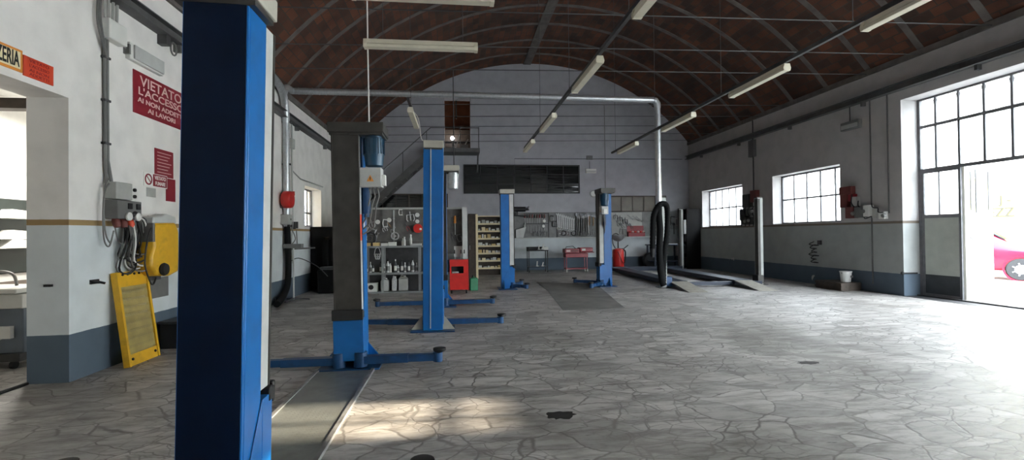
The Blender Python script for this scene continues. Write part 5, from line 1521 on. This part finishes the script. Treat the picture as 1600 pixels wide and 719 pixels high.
mb = MB(); mb.box(.45, .47, 16.03, 16.06, 1.0, 1.15); mb.build('handle', 'steel', d, world=True)

# ------------------------------------------------------------------ stairs and loft door
t = thing('metal_stair', 'dark steel stair with handrail rising to the upper doorway in far wall', 'stairs', (-1.9, 19.2, 0))
sa, sb = Vector((-4.02, 0, 1.98)), Vector((-.95, 0, 4.78))
SY0, SY1 = 18.75, 19.5
for y in (SY0, SY1):
    mb = MB(); mb.bar((sa.x, y, sa.z), (sb.x, y, sb.z), .05, .26); mb.build('stringer', 'railsteel', t, world=True)
ns = 15
for k in range(ns):
    p = sa.lerp(sb, (k+.6)/ns)
    mb = MB(); mb.box(p.x-.13, p.x+.13, SY0+.02, SY1-.02, p.z, p.z+.03); mb.build('step', 'railsteel', t, world=True)
mb = MB()
mb.tube([(sa.x, SY0, sa.z+.95), (sb.x, SY0, sb.z+.95), (.95, SY0, 5.75)], .02, 6)
for u in (.05, .35, .65, .95):
    p = sa.lerp(sb, u); mb.cyl((p.x, SY0, p.z), (p.x, SY0, p.z+.95), .016, n=6)
mb.cyl((.93, SY0, 4.9), (.93, SY0, 5.78), .02, n=6); mb.cyl((.2, SY0, 4.9), (.2, SY0, 5.78), .014, n=6)
mb.build('handrail', 'railsteel', t, world=True)
mb = MB(); mb.box(-1.0, .97, SY0-.03, YF-.02, 4.78, 4.94); mb.build('landing', 'railsteel', t, world=True)
for x in (-.9, .9):
    mb = MB(); mb.bar((x, SY0+.1, 4.8), (x, YF-.03, 4.1), .06); mb.build('bracket', 'railsteel', t, world=True)
mb = MB(); mb.box(-3.95, -3.85, SY0, SY1, 0, 2.05); mb.build('foot_post', 'railsteel', t, world=True)
t = thing('loft_lamp', 'small bright lamp glowing in the upper doorway of the far wall', 'lamp', (-.18, 20.4, 4.95))
c = onY(707, 216, 20.4)
mb = MB(); mb.ball(c, .085); mb.build('bulb', 'bulb', t, world=True)
mb = MB(); mb.cyl((c.x, c.y, 4.955), (c.x, c.y, c.z-.07), .025); mb.build('lamp_stand', 'darksteel', t, world=True)
pd = bpy.data.lights.new('loft_bulb', 'POINT'); pd.energy = 7; pd.shadow_soft_size = .09; pd.color = (1, .9, .75)
po = bpy.data.objects.new('loft_bulb', pd); COL.objects.link(po); po.location = c+Vector((0, -.12, .1))
t = thing('loft_clutter', 'pale tilted frame leaning inside the upper doorway of the far wall', 'frame', (.3, 20.3, 4.95))
mb = MB(); mb.bar((-.05, 20.3, 4.97), (.22, 20.3, 5.9), .04); mb.bar((.22, 20.3, 5.0), (.55, 20.3, 5.6), .05); mb.build('frame_bar', 'greyplastic', t, world=True)
mb = MB(); mb.box(.25, .55, 20.2, 20.22, 5.0, 5.35); mb.build('frame_panel', 'dgreyplastic', t, world=True)
t = thing('dark_crate', 'dark crate filling the lower part of the upper doorway behind the lamp', 'crate', (.2, 21.0, 4.95))
mb = MB(); mb.box(-.5, .8, 20.7, 21.4, 4.951, 6.1); mb.build('crate_body', 'darkwood', t, world=True, bevel=.01)
mb = MB(); mb.box(-.52, .82, 20.68, 21.42, 5.5, 5.56); mb.build('crate_band', 'blackmatte', t, world=True)
mb = MB(); mb.box(.02, .09, 19.95, 20.0, 6.4, 7.3)
solo(mb, 'door_post', 'darkwood', 'dark upright post hanging in the top of the upper doorway', 'post')

# ------------------------------------------------------------------ far wall fittings
FW = YF
def fp(x, y, off=.02): return onY(x, y, FW-off)
t = thing('wall_conduit', 'grey conduit along the far wall above and beside the dark window', 'conduit', (5, FW, 4.5))
a, b, c = fp(804, 300), fp(804, 248), fp(1066, 249)
mb = MB(); mb.tube([a, b, c], .014, 6); mb.build('conduit', 'darksteel', t, world=True)
p = fp(921, 247, .04); mb = MB(); mb.box(p.x-.13, p.x+.13, FW-.07, FW, p.z-.07, p.z+.1); mb.build('junction_box', 'dgreyplastic', t, world=True)
t = thing('emergency_light', 'small white emergency light hanging on the far wall right of the dark window', 'emergency light', fp(923, 267))
p = fp(923, 267); p0 = fp(921, 252)
mb = MB(); mb.box(p.x-.23, p.x+.23, FW-.09, FW, p.z-.1, p.z+.08); mb.build('housing', 'whiteplastic', t, world=True, bevel=.01)
mb = MB(); mb.box(p.x-.21, p.x+.21, FW-.11, FW-.09, p.z-.08, p.z+.0); mb.build('diffuser', 'greypaint', t, world=True)
mb = MB(); mb.cyl((p.x-.05, FW-.03, p.z+.08), (p.x-.05, FW-.03, p0.z), .01, n=6); mb.build('stem', 'darksteel', t, world=True)
p = fp(927, 303)
t = thing('wall_clock', 'round pale dial on the far wall beside the small blue motor', 'dial', p)
mb = MB(); mb.lathe([(.13, 0), (.15, .02), (.15, .06), (.12, .07)], (p.x, FW, p.z), (0, -1, 0), 24); mb.build('case', 'greyplastic', t, world=True)
mb = MB(); mb.lathe([(.115, 0), (.115, .004)], (p.x, FW-.07, p.z), (0, -1, 0), 24); mb.build('dial_face', 'whiteplastic', t, world=True)

a, b = fp(803, 333), fp(1068, 371)
t = thing('tool_board', 'long grey tool board with pale ledge across the far wall', 'tool board', ((a.x+b.x)/2, FW, b.z))
x0_, x1_ = a.x, 9.0
LZ = 1.36
mb = MB(); mb.box(x0_, x1_, FW-.03, FW, LZ, 2.42); mb.build('board_panel', 'board', t, world=True)
mb = MB(); mb.box(x0_, x1_, FW-.22, FW-.0, LZ-.04, LZ); mb.build('ledge', 'greypaint', t, world=True, label='pale ledge below the board')
for px_ in (857, 870, 938):
    x = fp(px_, 350).x; mb = MB(); mb.box(x-.02, x+.02, FW-.045, FW-.03, LZ, 2.4); mb.build('board_batten', 'darksteel', t, world=True)
xa, xb = fp(818, 350).x, fp(856, 350).x
mb = MB(); mb.box(xa, xb, FW-.07, FW-.03, 1.93, 1.96); mb.build('hanging_strip', 'darksteel', t, world=True)
mb = MB(); mb.box(xa, xb, FW-.07, FW-.03, 2.36, 2.39); mb.build('hanging_strip', 'darksteel', t, world=True)
xa, xb = fp(940, 350).x, fp(1003, 350).x
mb = MB(); mb.box(xa, xb, FW-.036, FW-.03, LZ, 2.4); mb.build('pale_back', 'greyplastic', t, world=True, label='paler right half of the board')

TB = FW-.075
def row(kind, xs, ytop, ybot, m, desc, group, ang=.0, cat=None):
    for i, px_ in enumerate(xs):
        yt = ytop(i) if callable(ytop) else ytop
        yb = ybot(i) if callable(ybot) else ybot
        a, b = onY(px_, yt, TB), onY(px_, yb, TB)
        tool(kind, (a+b)/2, (a.z-b.z), m if isinstance(m, str) else m[i % len(m)], '%s %s from the left %s' % (ORD[i], kind.replace('_', ' '), desc), group, ang=ang+random.uniform(-.04, .04), cat=cat)
row('screwdriver', [820+3.9*i for i in range(9)], 335, 349, ['darkred', 'black', 'brownred'], 'in the upper left row of the far tool board', 'screwdrivers on the far tool board')
row('spanner', [821+4.2*i for i in range(8)], 352, lambda i: 362+(i % 3), 'steel', 'in the lower left row of the far tool board', 'short spanners on the far tool board')
row('pliers', [833+3.6*i for i in range(7)], lambda i: 361-(i % 2), 369, ['glossdark', 'steel'], 'just above the ledge of the far tool board', 'pliers on the far tool board')
row('spanner', [871.5+3.1*i for i in range(9)], lambda i: 333.5+i*1.0, lambda i: 358+i*.5, 'chrome', 'in the long graduated row of the far tool board', 'long spanners on the far tool board')
row('socket_wrench', [901+3.5*i for i in range(6)], lambda i: 333+(i*3) % 5, lambda i: 360+(i*2) % 6, ['glossdark', 'steel'], 'right of the long spanners on the far tool board', 'ratchets on the far tool board')
row('hammer', [921, 927, 932], lambda i: 335+i*2, lambda i: 352+i, 'black', 'near the motor post on the far tool board', 'hammers on the far tool board')
row('pulley', [875, 881, 887, 897], lambda i: 361-i % 2, 369, ['steel', 'glossdark'], 'above the ledge under the long spanners', 'rings on the far tool board')
row('puller', [903, 911, 919, 927], lambda i: 359, 369, ['glossdark', 'steel'], 'above the ledge left of the motor post', 'pullers on the far tool board')
row('clamp', [862, 866], lambda i: 337+i*8, lambda i: 347+i*8, 'glossdark', 'in the dark gap of the far tool board', 'clamps on the far tool board')
row('gauge', [850.5, 849], lambda i: 343+i*8, lambda i: 348+i*8, 'whiteplastic', 'at the right of the small tool rows', 'gauges on the far tool board')
row('puller', [962, 969, 977], lambda i: 334+i*3, lambda i: 343+i*4, 'glossdark', 'on the paler right half of the far board', 'pullers on the pale board')
row('pliers', [965, 972, 979, 986], lambda i: 343+(i*4) % 7, lambda i: 354+(i*3) % 5, 'glossdark', 'on the paler right half of the far board', 'pliers on the pale board', ang=.5)
row('spanner', [985, 993, 999], lambda i: 334+i, lambda i: 345+i*2, 'steel', 'above the red toolbox on the pale board', 'spanners above the red toolbox', ang=.9)
row('clamp', [972, 976], lambda i: 357, 368, 'chrome', 'left of the red toolbox above the ledge', 'clamps left of the red toolbox')
row('clamp', [1044, 1051, 1058], lambda i: 335+i*3, lambda i: 347+i*3, ['whiteplastic', 'glossdark'], 'right of the hanging exhaust hose', 'clamps right of the exhaust hose')
row('socket_wrench', [1046, 1053, 1060], lambda i: 349, lambda i: 366, 'glossdark', 'right of the hanging exhaust hose', 'ratchets right of the exhaust hose')
# pale funnel and black grinder by the short lift post
a = fp(812, 365, .15)
t = thing('oil_funnel', 'pale angular can on the ledge right of the short beige lift post', 'can', (a.x, FW-.14, LZ))
mb = MB(); mb.prism([(-.17, 0), (.15, 0), (.26, .46), (-.17, .33)], lambda p, q, u: (p, u, q), -.08, .08); mb.build('can_body', 'greypaint', t, bevel=.01)
mb = MB(); mb.tube([(.2, 0, .40), (.24, 0, .62)], .02, 8); mb.build('spout', 'greypaint', t)
a = fp(811, 328, .1)
t = thing('bench_grinder', 'dark drill-like machine on a wall bracket beside the short lift post', 'drill', (a.x, FW-.2, a.z))
mb = MB(); mb.cyl((-.3, 0, .02), (.25, 0, .02), .10); mb.cyl((.25, 0, .02), (.34, 0, .02), .05); mb.bar((-.1, 0, -.05), (-.1, .0, -.22), .07); mb.build('machine_body', 'black', t)
mb = MB(); mb.box(-.4, .36, -.1, .2, -.26, -.22); mb.build('bracket', 'darksteel', t)
mb = MB(); mb.lathe([(.06, 0), (.09, .02), (.09, .06), (.05, .07)], (.34, 0, .05), (1, 0, 0)); mb.build('chuck', 'steel', t)
# red toolbox on the ledge
a, b = fp(981, 352, .14), fp(1007, 368, .14)
t = thing('toolbox', 'red open toolbox standing on the far wall ledge left of the hose', 'toolbox', ((a.x+b.x)/2, FW-.13, LZ))
wd = (b.x-a.x)/2
mb = MB(); mb.box(-wd, wd, -.08, .08, 0, .05).box(-wd, -wd+.02, -.08, .08, .05, .2).box(wd-.02, wd, -.08, .08, .05, .2).box(-wd+.02, wd-.02, .06, .08, .05, .2).box(-wd+.02, wd-.02, -.08, -.06, .05, .16); mb.build('tray', 'darkred', t, bevel=.004)
mb = MB(); mb.box(-wd, wd, .082, .1, .05, .46); mb.build('lid', 'darkred', t, bevel=.004)
for k in range(6):
    mb = MB(); mb.ball((-wd+.09+k*wd*.33, -.02, .2), (.055, .03, .045)); mb.build('insert', 'pinkmark' if k % 2 else 'red', t)

# black trolley with white hand tools
a, b = onZ(826, 428), onZ(858, 427)
cx = 3.25
t = thing('black_cart', 'low black trolley with white handled pieces in front of the far wall', 'cart', (cx, 18.6, 0))
mb = MB(); mb.box(-.45, .35, -.25, .25, .84, .88).box(-.45, -.42, -.25, .25, .88, 1.0).box(-.45, .35, .22, .25, .88, 1.0); mb.build('top_tray', 'black', t)
mb = MB(); mb.box(-.43, .33, -.23, .23, .2, .23); mb.build('lower_tray', 'darkblue', t)
for x in (-.42, .32):
    for y in (-.22, .22):
        mb = MB(); mb.bar((x, y, .08), (x, y, .86), .03); mb.cyl((x-.015, y, .045), (x+.015, y, .045), .045); mb.build('leg', 'black', t)
for k, (dx, z0_, lx, lz) in enumerate(((-.02, .9, .02, .16), (.1, .9, .1, .22), (.18, .9, -.02, .14), (-.1, .24, .02, .2), (.12, .24, .04, .16))):
    mb = MB(); mb.tube([(cx+dx, 18.45, z0_), (cx+dx+lx, 18.45, z0_+lz)], .022, 8); mb.tube([(cx+dx-.03, 18.45, z0_+.01), (cx+dx+.07, 18.45, z0_+.01)], .018, 8)
    solo(mb, 'hand_tool', 'whiteplastic', '%s white hand tool on the %s tray of the low black trolley' % (['left', 'middle', 'right', 'left', 'right'][k], 'upper' if k < 3 else 'lower'), 'hand tool', 'white hand tools on the black trolley')
t = thing('white_carton', 'small white carton at the right end of the low black trolley', 'carton', (cx+.27, 18.5, .881))
mb = MB(); mb.box(-.09, .09, -.08, .08, 0, .12); mb.build('carton_body', 'whitecarton', t, bevel=.004)

# red mobile toolbox
a, b = onZ(886, 428), onZ(926, 426)
t = thing('toolbox_cart', 'dark red wheeled tool cart with opened cantilever trays by the far wall', 'tool cart', (4.75, 18.3, 0))
mb = MB(); mb.box(-.52, .38, -.22, .22, .58, .74); mb.build('tool_chest', 'darkred', t, bevel=.012)
mb = MB(); mb.box(-.55, .02, -.26, .2, .76, .92); mb.build('open_tray', 'darkred', t, bevel=.012)
mb = MB(); mb.box(.06, .56, -.26, .2, .80, .96); mb.box(-.05, .62, -.25, .18, .76, .79); mb.build('open_tray', 'darkred', t, bevel=.012)
for x0_, x1_ in ((-.5, -.34), (-.3, -.02)):
    mb = MB(); mb.box(x0_, x1_, -.267, -.26, .80, .88); mb.build('tray_front_plate', 'pinkmark' if x0_ < -.4 else 'brownred', t)
mb = MB(); mb.box(.12, .26, -.267, -.26, .84, .92); mb.build('paper_label', 'whitecarton', t)
mb = MB(); mb.tube([(-.5, -.1, .92), (-.46, -.1, 1.0), (-.2, -.1, 1.02), (-.1, -.1, .93)], .014, 6); mb.build('handle', 'black', t)
for x in (-.48, .34):
    for y in (-.18, .18):
        mb = MB(); mb.bar((x, y, .1), (x, y, .6), .03); mb.build('leg', 'darkred', t)
        mb = MB(); mb.cyl((x-.03, y, .065), (x+.03, y, .065), .065); mb.build('wheel', 'greyplastic', t)
mb = MB(); mb.box(-.5, .36, -.2, .2, .12, .16); mb.build('lower_shelf', 'darkred', t)

# waste oil drainer
p = onZ(966, 424)
OY = 18.5
ox = onY(966, 400, OY).x
t = thing('oil_drainer', 'red oil drainer tank with silver bowl on a pole right of motor post', 'oil drainer', (ox, OY, 0))
mb = MB(); mb.lathe([(.08, .11), (.20, .13), (.225, .2), (.225, .78), (.20, .86), (.08, .9)], (0, 0, 0), n=24); mb.build('tank', 'red', t)
mb = MB(); mb.bar((-.1, -.226, .78), (.12, -.226, .3), .05, .012); mb.build('black_stripe', 'black', t)
mb = MB(); mb.cyl((0, 0, .88), (0, 0, 1.22), .022); mb.build('pole', 'darksteel', t)
mb = MB(); mb.lathe([(.03, 0), (.16, .05), (.26, .15), (.29, .27), (.275, .27), (.16, .09), (.03, .03)], (0, 0, 1.17), n=24); mb.build('bowl', 'galv', t)
mb = MB(); mb.tube(smooth([(.15, 0, .88), (.28, 0, .8), (.3, 0, .62), (.26, 0, .3)], 5), .03, 8); mb.bar((.2, 0, .85), (.42, 0, 1.02), .03); mb.build('pump_handle', 'black', t)
mb = MB(); mb.tube(smooth([(-.1, .05, .9), (-.2, .05, 1.1), (-.22, .05, 1.4), (-.05, .1, 1.5), (.05, .05, 1.44)], 5), .018, 8); mb.build('hose', 'black', t)
for k in range(4):
    a_ = PI/4+k*PI/2
    mb = MB(); mb.cyl((.2*math.cos(a_)-.02, .2*math.sin(a_), .05), (.2*math.cos(a_)+.02, .2*math.sin(a_), .05), .05); mb.bar((.2*math.cos(a_), .2*math.sin(a_), .05), (.14*math.cos(a_), .14*math.sin(a_), .14), .03); mb.build('wheel', 'black', t)
# bench with pale sheet and dark units in the right corner
t = thing('workbench', 'dark workbench with pale sheet on top in the far right corner', 'workbench', (8.6, 18.8, 0))
mb = MB(); mb.box(7.95, 9.3, 18.4, 19.3, .98, 1.03); mb.build('bench_top', 'darkblue', t, world=True)
for x in (8.0, 9.2):
    for y in (18.45, 19.2):
        mb = MB(); mb.box(x, x+.06, y, y+.06, 0, .98); mb.build('leg', 'darkblue', t, world=True)
mb = MB(); mb.box(8.0, 9.25, 18.5, 19.2, .3, .34); mb.build('lower_shelf', 'darkblue', t, world=True)
mb = MB(); mb.prism([(8.35, 18.42), (9.0, 18.4), (9.15, 18.9), (8.4, 18.95)], lambda p, q, u: (p, q, u), 1.031, 1.05)
solo(mb, 'metal_sheet', 'whiteplastic', 'pale sheet lying on the dark workbench behind the grey post', 'sheet')
t = thing('tall_shelf', 'tall black shelf unit packed with dark parts in the far right corner', 'shelf', (9.75, 17.9, 0))
mb = MB(); mb.box(9.45, 10.05, 18.55, 18.6, 0, 2.5).box(9.45, 10.05, 19.3, 19.35, 0, 2.5).box(10.03, 10.06, 18.6, 19.3, 0, 2.5); mb.build('side_panel', 'blackmatte', t, world=True)
for z in (.1, .6, 1.1, 1.6, 2.05, 2.45):
    mb = MB(); mb.box(9.45, 10.03, 18.6, 19.3, z, z+.03); mb.build('shelf_board', 'blackmatte', t, world=True)
for k, (x, z, s) in enumerate(((9.6, 1.13, .3), (9.6, 1.63, .28), (9.7, .63, .34), (9.6, 2.08, .24), (9.65, .13, .36))):
    t2 = thing('parts_crate', 'dark parts crate on the %s board up of the tall black shelf' % ['third', 'fourth', 'second', 'fifth', 'lowest'][k], 'crate', (x+.05, 18.95, z+.001), 0, 'dark crates in the black shelf')
    mb = MB(); mb.box(-.18, .18, -.25, .25, 0, s*.9); mb.build('crate_body', 'blackmatte' if k % 2 else 'black', t2, bevel=.01)
    mb = MB(); mb.box(-.19, .19, -.26, .26, s*.7, s*.75); mb.build('crate_rim', 'black', t2)
t = thing('tyre_stack', 'dark wheel leaning near the base of the grey post, behind the hose', 'tyre', (8.15, 19.2, 0))
mb = MB(); mb.lathe([(.2, -.1), (.3, -.1), (.34, -.05), (.34, .05), (.3, .1), (.2, .1)], (8.15, 19.2, .345), (0, 1, 0), 24); mb.build('tyre', 'tyre', t, world=True)
mb = MB(); mb.lathe([(.02, -.03), (.2, -.06), (.2, .06), (.02, .03)], (8.15, 19.2, .345), (0, 1, 0), 24); mb.build('rim', 'dgreyplastic', t, world=True)

# ------------------------------------------------------------------ right wall fittings
def rwp(x, y, off=.05): return onX(x, y, XR-off)
t = thing('wall_conduit', 'dark conduit with long box between the two right windows', 'conduit', (XR, 15.0, 2.6))
a, b = rwp(1175, 190), rwp(1178, 310)
mb = MB(); mb.tube([(XR-.03, a.y, 5.3), (XR-.03, a.y, 2.6)], .02, 6); mb.build('conduit', 'darksteel', t, world=True)
mb = MB(); mb.box(XR-.12, XR, a.y-.14, a.y+.14, 4.05, 4.62); mb.build('box', 'railsteel', t, world=True, bevel=.01)
for px_, lab, z0_ in ((1357, 'left grey conduit dropping down the right wall to the boxes and on to floor', .2), (1384, 'right grey conduit ending above the boxes beside the garage door', 1.9)):
    a = rwp(px_, 160)
    mb = MB(); mb.tube([(XR-.02, a.y, 4.68), (XR-.02, a.y, z0_)], .016, 6)
    solo(mb, 'wall_conduit', 'railsteel', lab, 'conduit')
t = thing('emergency_light', 'dark mottled emergency light under the right wall rail', 'emergency light', rwp(1330, 192))
a, b = rwp(1315, 188), rwp(1345, 198)
mb = MB(); mb.box(XR-.1, XR, b.y, a.y, 4.08, 4.30); mb.build('housing', 'dgreyplastic', t, world=True, bevel=.02)
mb = MB(); mb.box(XR-.12, XR-.1, b.y+.05, a.y-.05, 4.12, 4.22); mb.build('diffuser', 'greyplastic', t, world=True)
mb = MB(); mb.cyl((XR-.04, a.y-.25, 4.3), (XR-.04, a.y-.25, 4.68), .012, n=6); mb.build('stem', 'darksteel', t, world=True)
# switchgear between windows
t = thing('electrical_panel', 'cluster of dark electrical boxes right of the farther right window', 'electrical panel', (XR, 15.2, 1.75))
for y0_, y1_, z0_, z1_, m in ((14.75, 15.05, 2.5, 2.9, 'brownred'), (15.1, 15.5, 2.35, 2.8, 'greasy'), (14.7, 15.3, 2.05, 2.3, 'dgreyplastic'), (14.75, 15.6, 1.75, 2.0, 'greasy'), (15.35, 15.66, 1.9, 2.3, 'black')):
    mb = MB(); mb.box(XR-.16, XR, y0_, y1_, z0_, z1_); mb.build('box', m, t, world=True, bevel=.012)
for k in range(4):
    y = 14.85+.22*k
    mb = MB(); mb.tube(smooth([(XR-.12, y, 2.4), (XR-.18, y+.08, 2.2), (XR-.17, y-.05, 1.95), (XR-.15, y+.05, 1.7)], 5), .014, 6)
    mb.build('cable', 'black', t, world=True)
for y, z in ((14.9, 2.2), (15.1, 1.9), (15.3, 1.88)):
    mb = MB(); mb.cyl((XR-.16, y, z), (XR-.22, y, z-.02), .05); mb.build('socket', 'greyplastic', t, world=True)
# switchgear beside garage door
t = thing('electrical_panel', 'brown-red and grey electrical boxes between the nearer window and garage door', 'electrical panel', (XR, 10.6, 1.75))
def rbox(xa, ya, xb, yb, m, d, nm='box'):
    a, b = rwp(xa, ya, 0), rwp(xb, yb, 0)
    mb = MB(); mb.box(XR-d, XR, min(a.y, b.y), max(a.y, b.y), min(a.z, b.z), max(a.z, b.z)); return mb.build(nm, m, t, world=True, bevel=.01)
rbox(1318, 293, 1337, 303, 'brownred', .14)
rbox(1318, 304, 1330, 324, 'brownred', .12)
rbox(1330, 304, 1340, 314, 'darkred', .1)
rbox(1336, 308, 1345, 322, 'greyplastic', .12)
rbox(1329, 324, 1342, 341, 'brownred', .16)
rbox(1343, 324, 1356, 340, 'dgreyplastic', .16)
rbox(1356, 321, 1366, 338, 'whiteplastic', .14)
rbox(1368, 324, 1374, 341, 'greyplastic', .1)
rbox(1378, 331, 1388, 342, 'whiteplastic', .1)
for (xa, ya, xb, yb) in ((1331, 304, 1336, 325), (1341, 314, 1348, 325), (1350, 340, 1362, 338), (1372, 326, 1380, 332), (1362, 318, 1372, 325)):
    a, b = rwp(xa, ya, .1), rwp(xb, yb, .1)
    mb = MB(); mb.tube(smooth([a, (a+b)/2+Vector((-.06, 0, -.04)), b], 5), .013, 6); mb.build('cable', 'black', t, world=True)
for px_, py_ in ((1350, 330), (1383, 336), (1335, 333)):
    p = rwp(px_, py_, .13); mb = MB(); mb.cyl(p, p+Vector((-.07, 0, -.02)), .045); mb.build('socket', 'dgreyplastic', t, world=True)
# coiled air line
p = rwp(1273, 395, .06)
t = thing('air_line_coil', 'dark coiled air line hanging below the nearer right window', 'air hose', (XR-.05, p.y, .6))
mb = MB()
pts = []
for k in range(70):
    a_ = k*.55; pts.append((XR-.09+.05*math.sin(a_*2), p.y+.16*math.sin(a_)*(.6+.4*math.sin(k*.2)), 1.18-.0085*k+.03*math.cos(a_)))
mb.tube(pts, .011, 6); mb.build('hose', 'black', t, world=True)
mb = MB(); mb.box(XR-.06, XR, p.y-.2, p.y-.1, 1.12, 1.24); mb.build('wall_fitting', 'darksteel', t, world=True)
# bucket on a low crate
t = thing('low_crate', 'low dark brown crate on the floor by the right wall', 'crate', (9.8, 11.1, 0))
mb = MB(); mb.box(9.5, 10.05, 10.75, 11.6, .0, .2); mb.build('crate_body', 'darkwood', t, world=True, bevel=.008)
mb = MB()
for z in (.03, .13): mb.box(9.485, 9.5, 10.74, 11.61, z, z+.06)
mb.build('slat', 'darkwood', t, world=True)
t = thing('bucket', 'small white bucket standing on the low crate by the right wall', 'bucket', (9.85, 11.0, .201))
mb = MB(); mb.lathe([(.105, 0), (.13, .24), (.14, .25), (.14, .27), (.125, .27), (.1, .02)], (0, 0, 0), n=22); mb.build('pail', 'whiteplastic', t)
mb = MB(); mb.tube([(-.13*math.cos(a), -.02, .25-.12*math.sin(a)) for a in [PI*k/10 for k in range(11)]], .006, 5); mb.build('handle', 'darksteel', t)
mb = MB(); mb.box(.02, .09, -.129, -.118, .11, .17); mb.build('dark_label', 'dgreyplastic', t)
a, b = rwp(1445, 431, -.4), rwp(1420, 428, .0)
mb = MB(); mb.cyl((XR-.01, 9.66, .52), (XR+.3, 9.62, .52), .018); mb.ball((XR-.03, 9.66, .52), .04)
solo(mb, 'latch_rod', 'black', 'dark latch rod sticking out at the garage door jamb', 'rod')

# marks on the paving
for px_, py_, sx, sy, lab in ((875, 649, .12, .09, 'round black grime spot on the paving in the middle foreground'), (1263, 567, .12, .06, 'small dark grime mark on the paving toward the right')):
    p = onZ(px_, py_, 0)
    mb = MB(); pr = []
    for k in range(22):
        a_ = 2*PI*k/22; r_ = 1+random.uniform(-.3, .25); pr.append((p.x+sx*r_*math.cos(a_), p.y+sy*r_*math.sin(a_)))
    mb.prism(pr, lambda u, q, z: (u, q, z), 0.0005, .0025)
    o = solo(mb, 'grime_spot', 'grime', lab, 'stain')
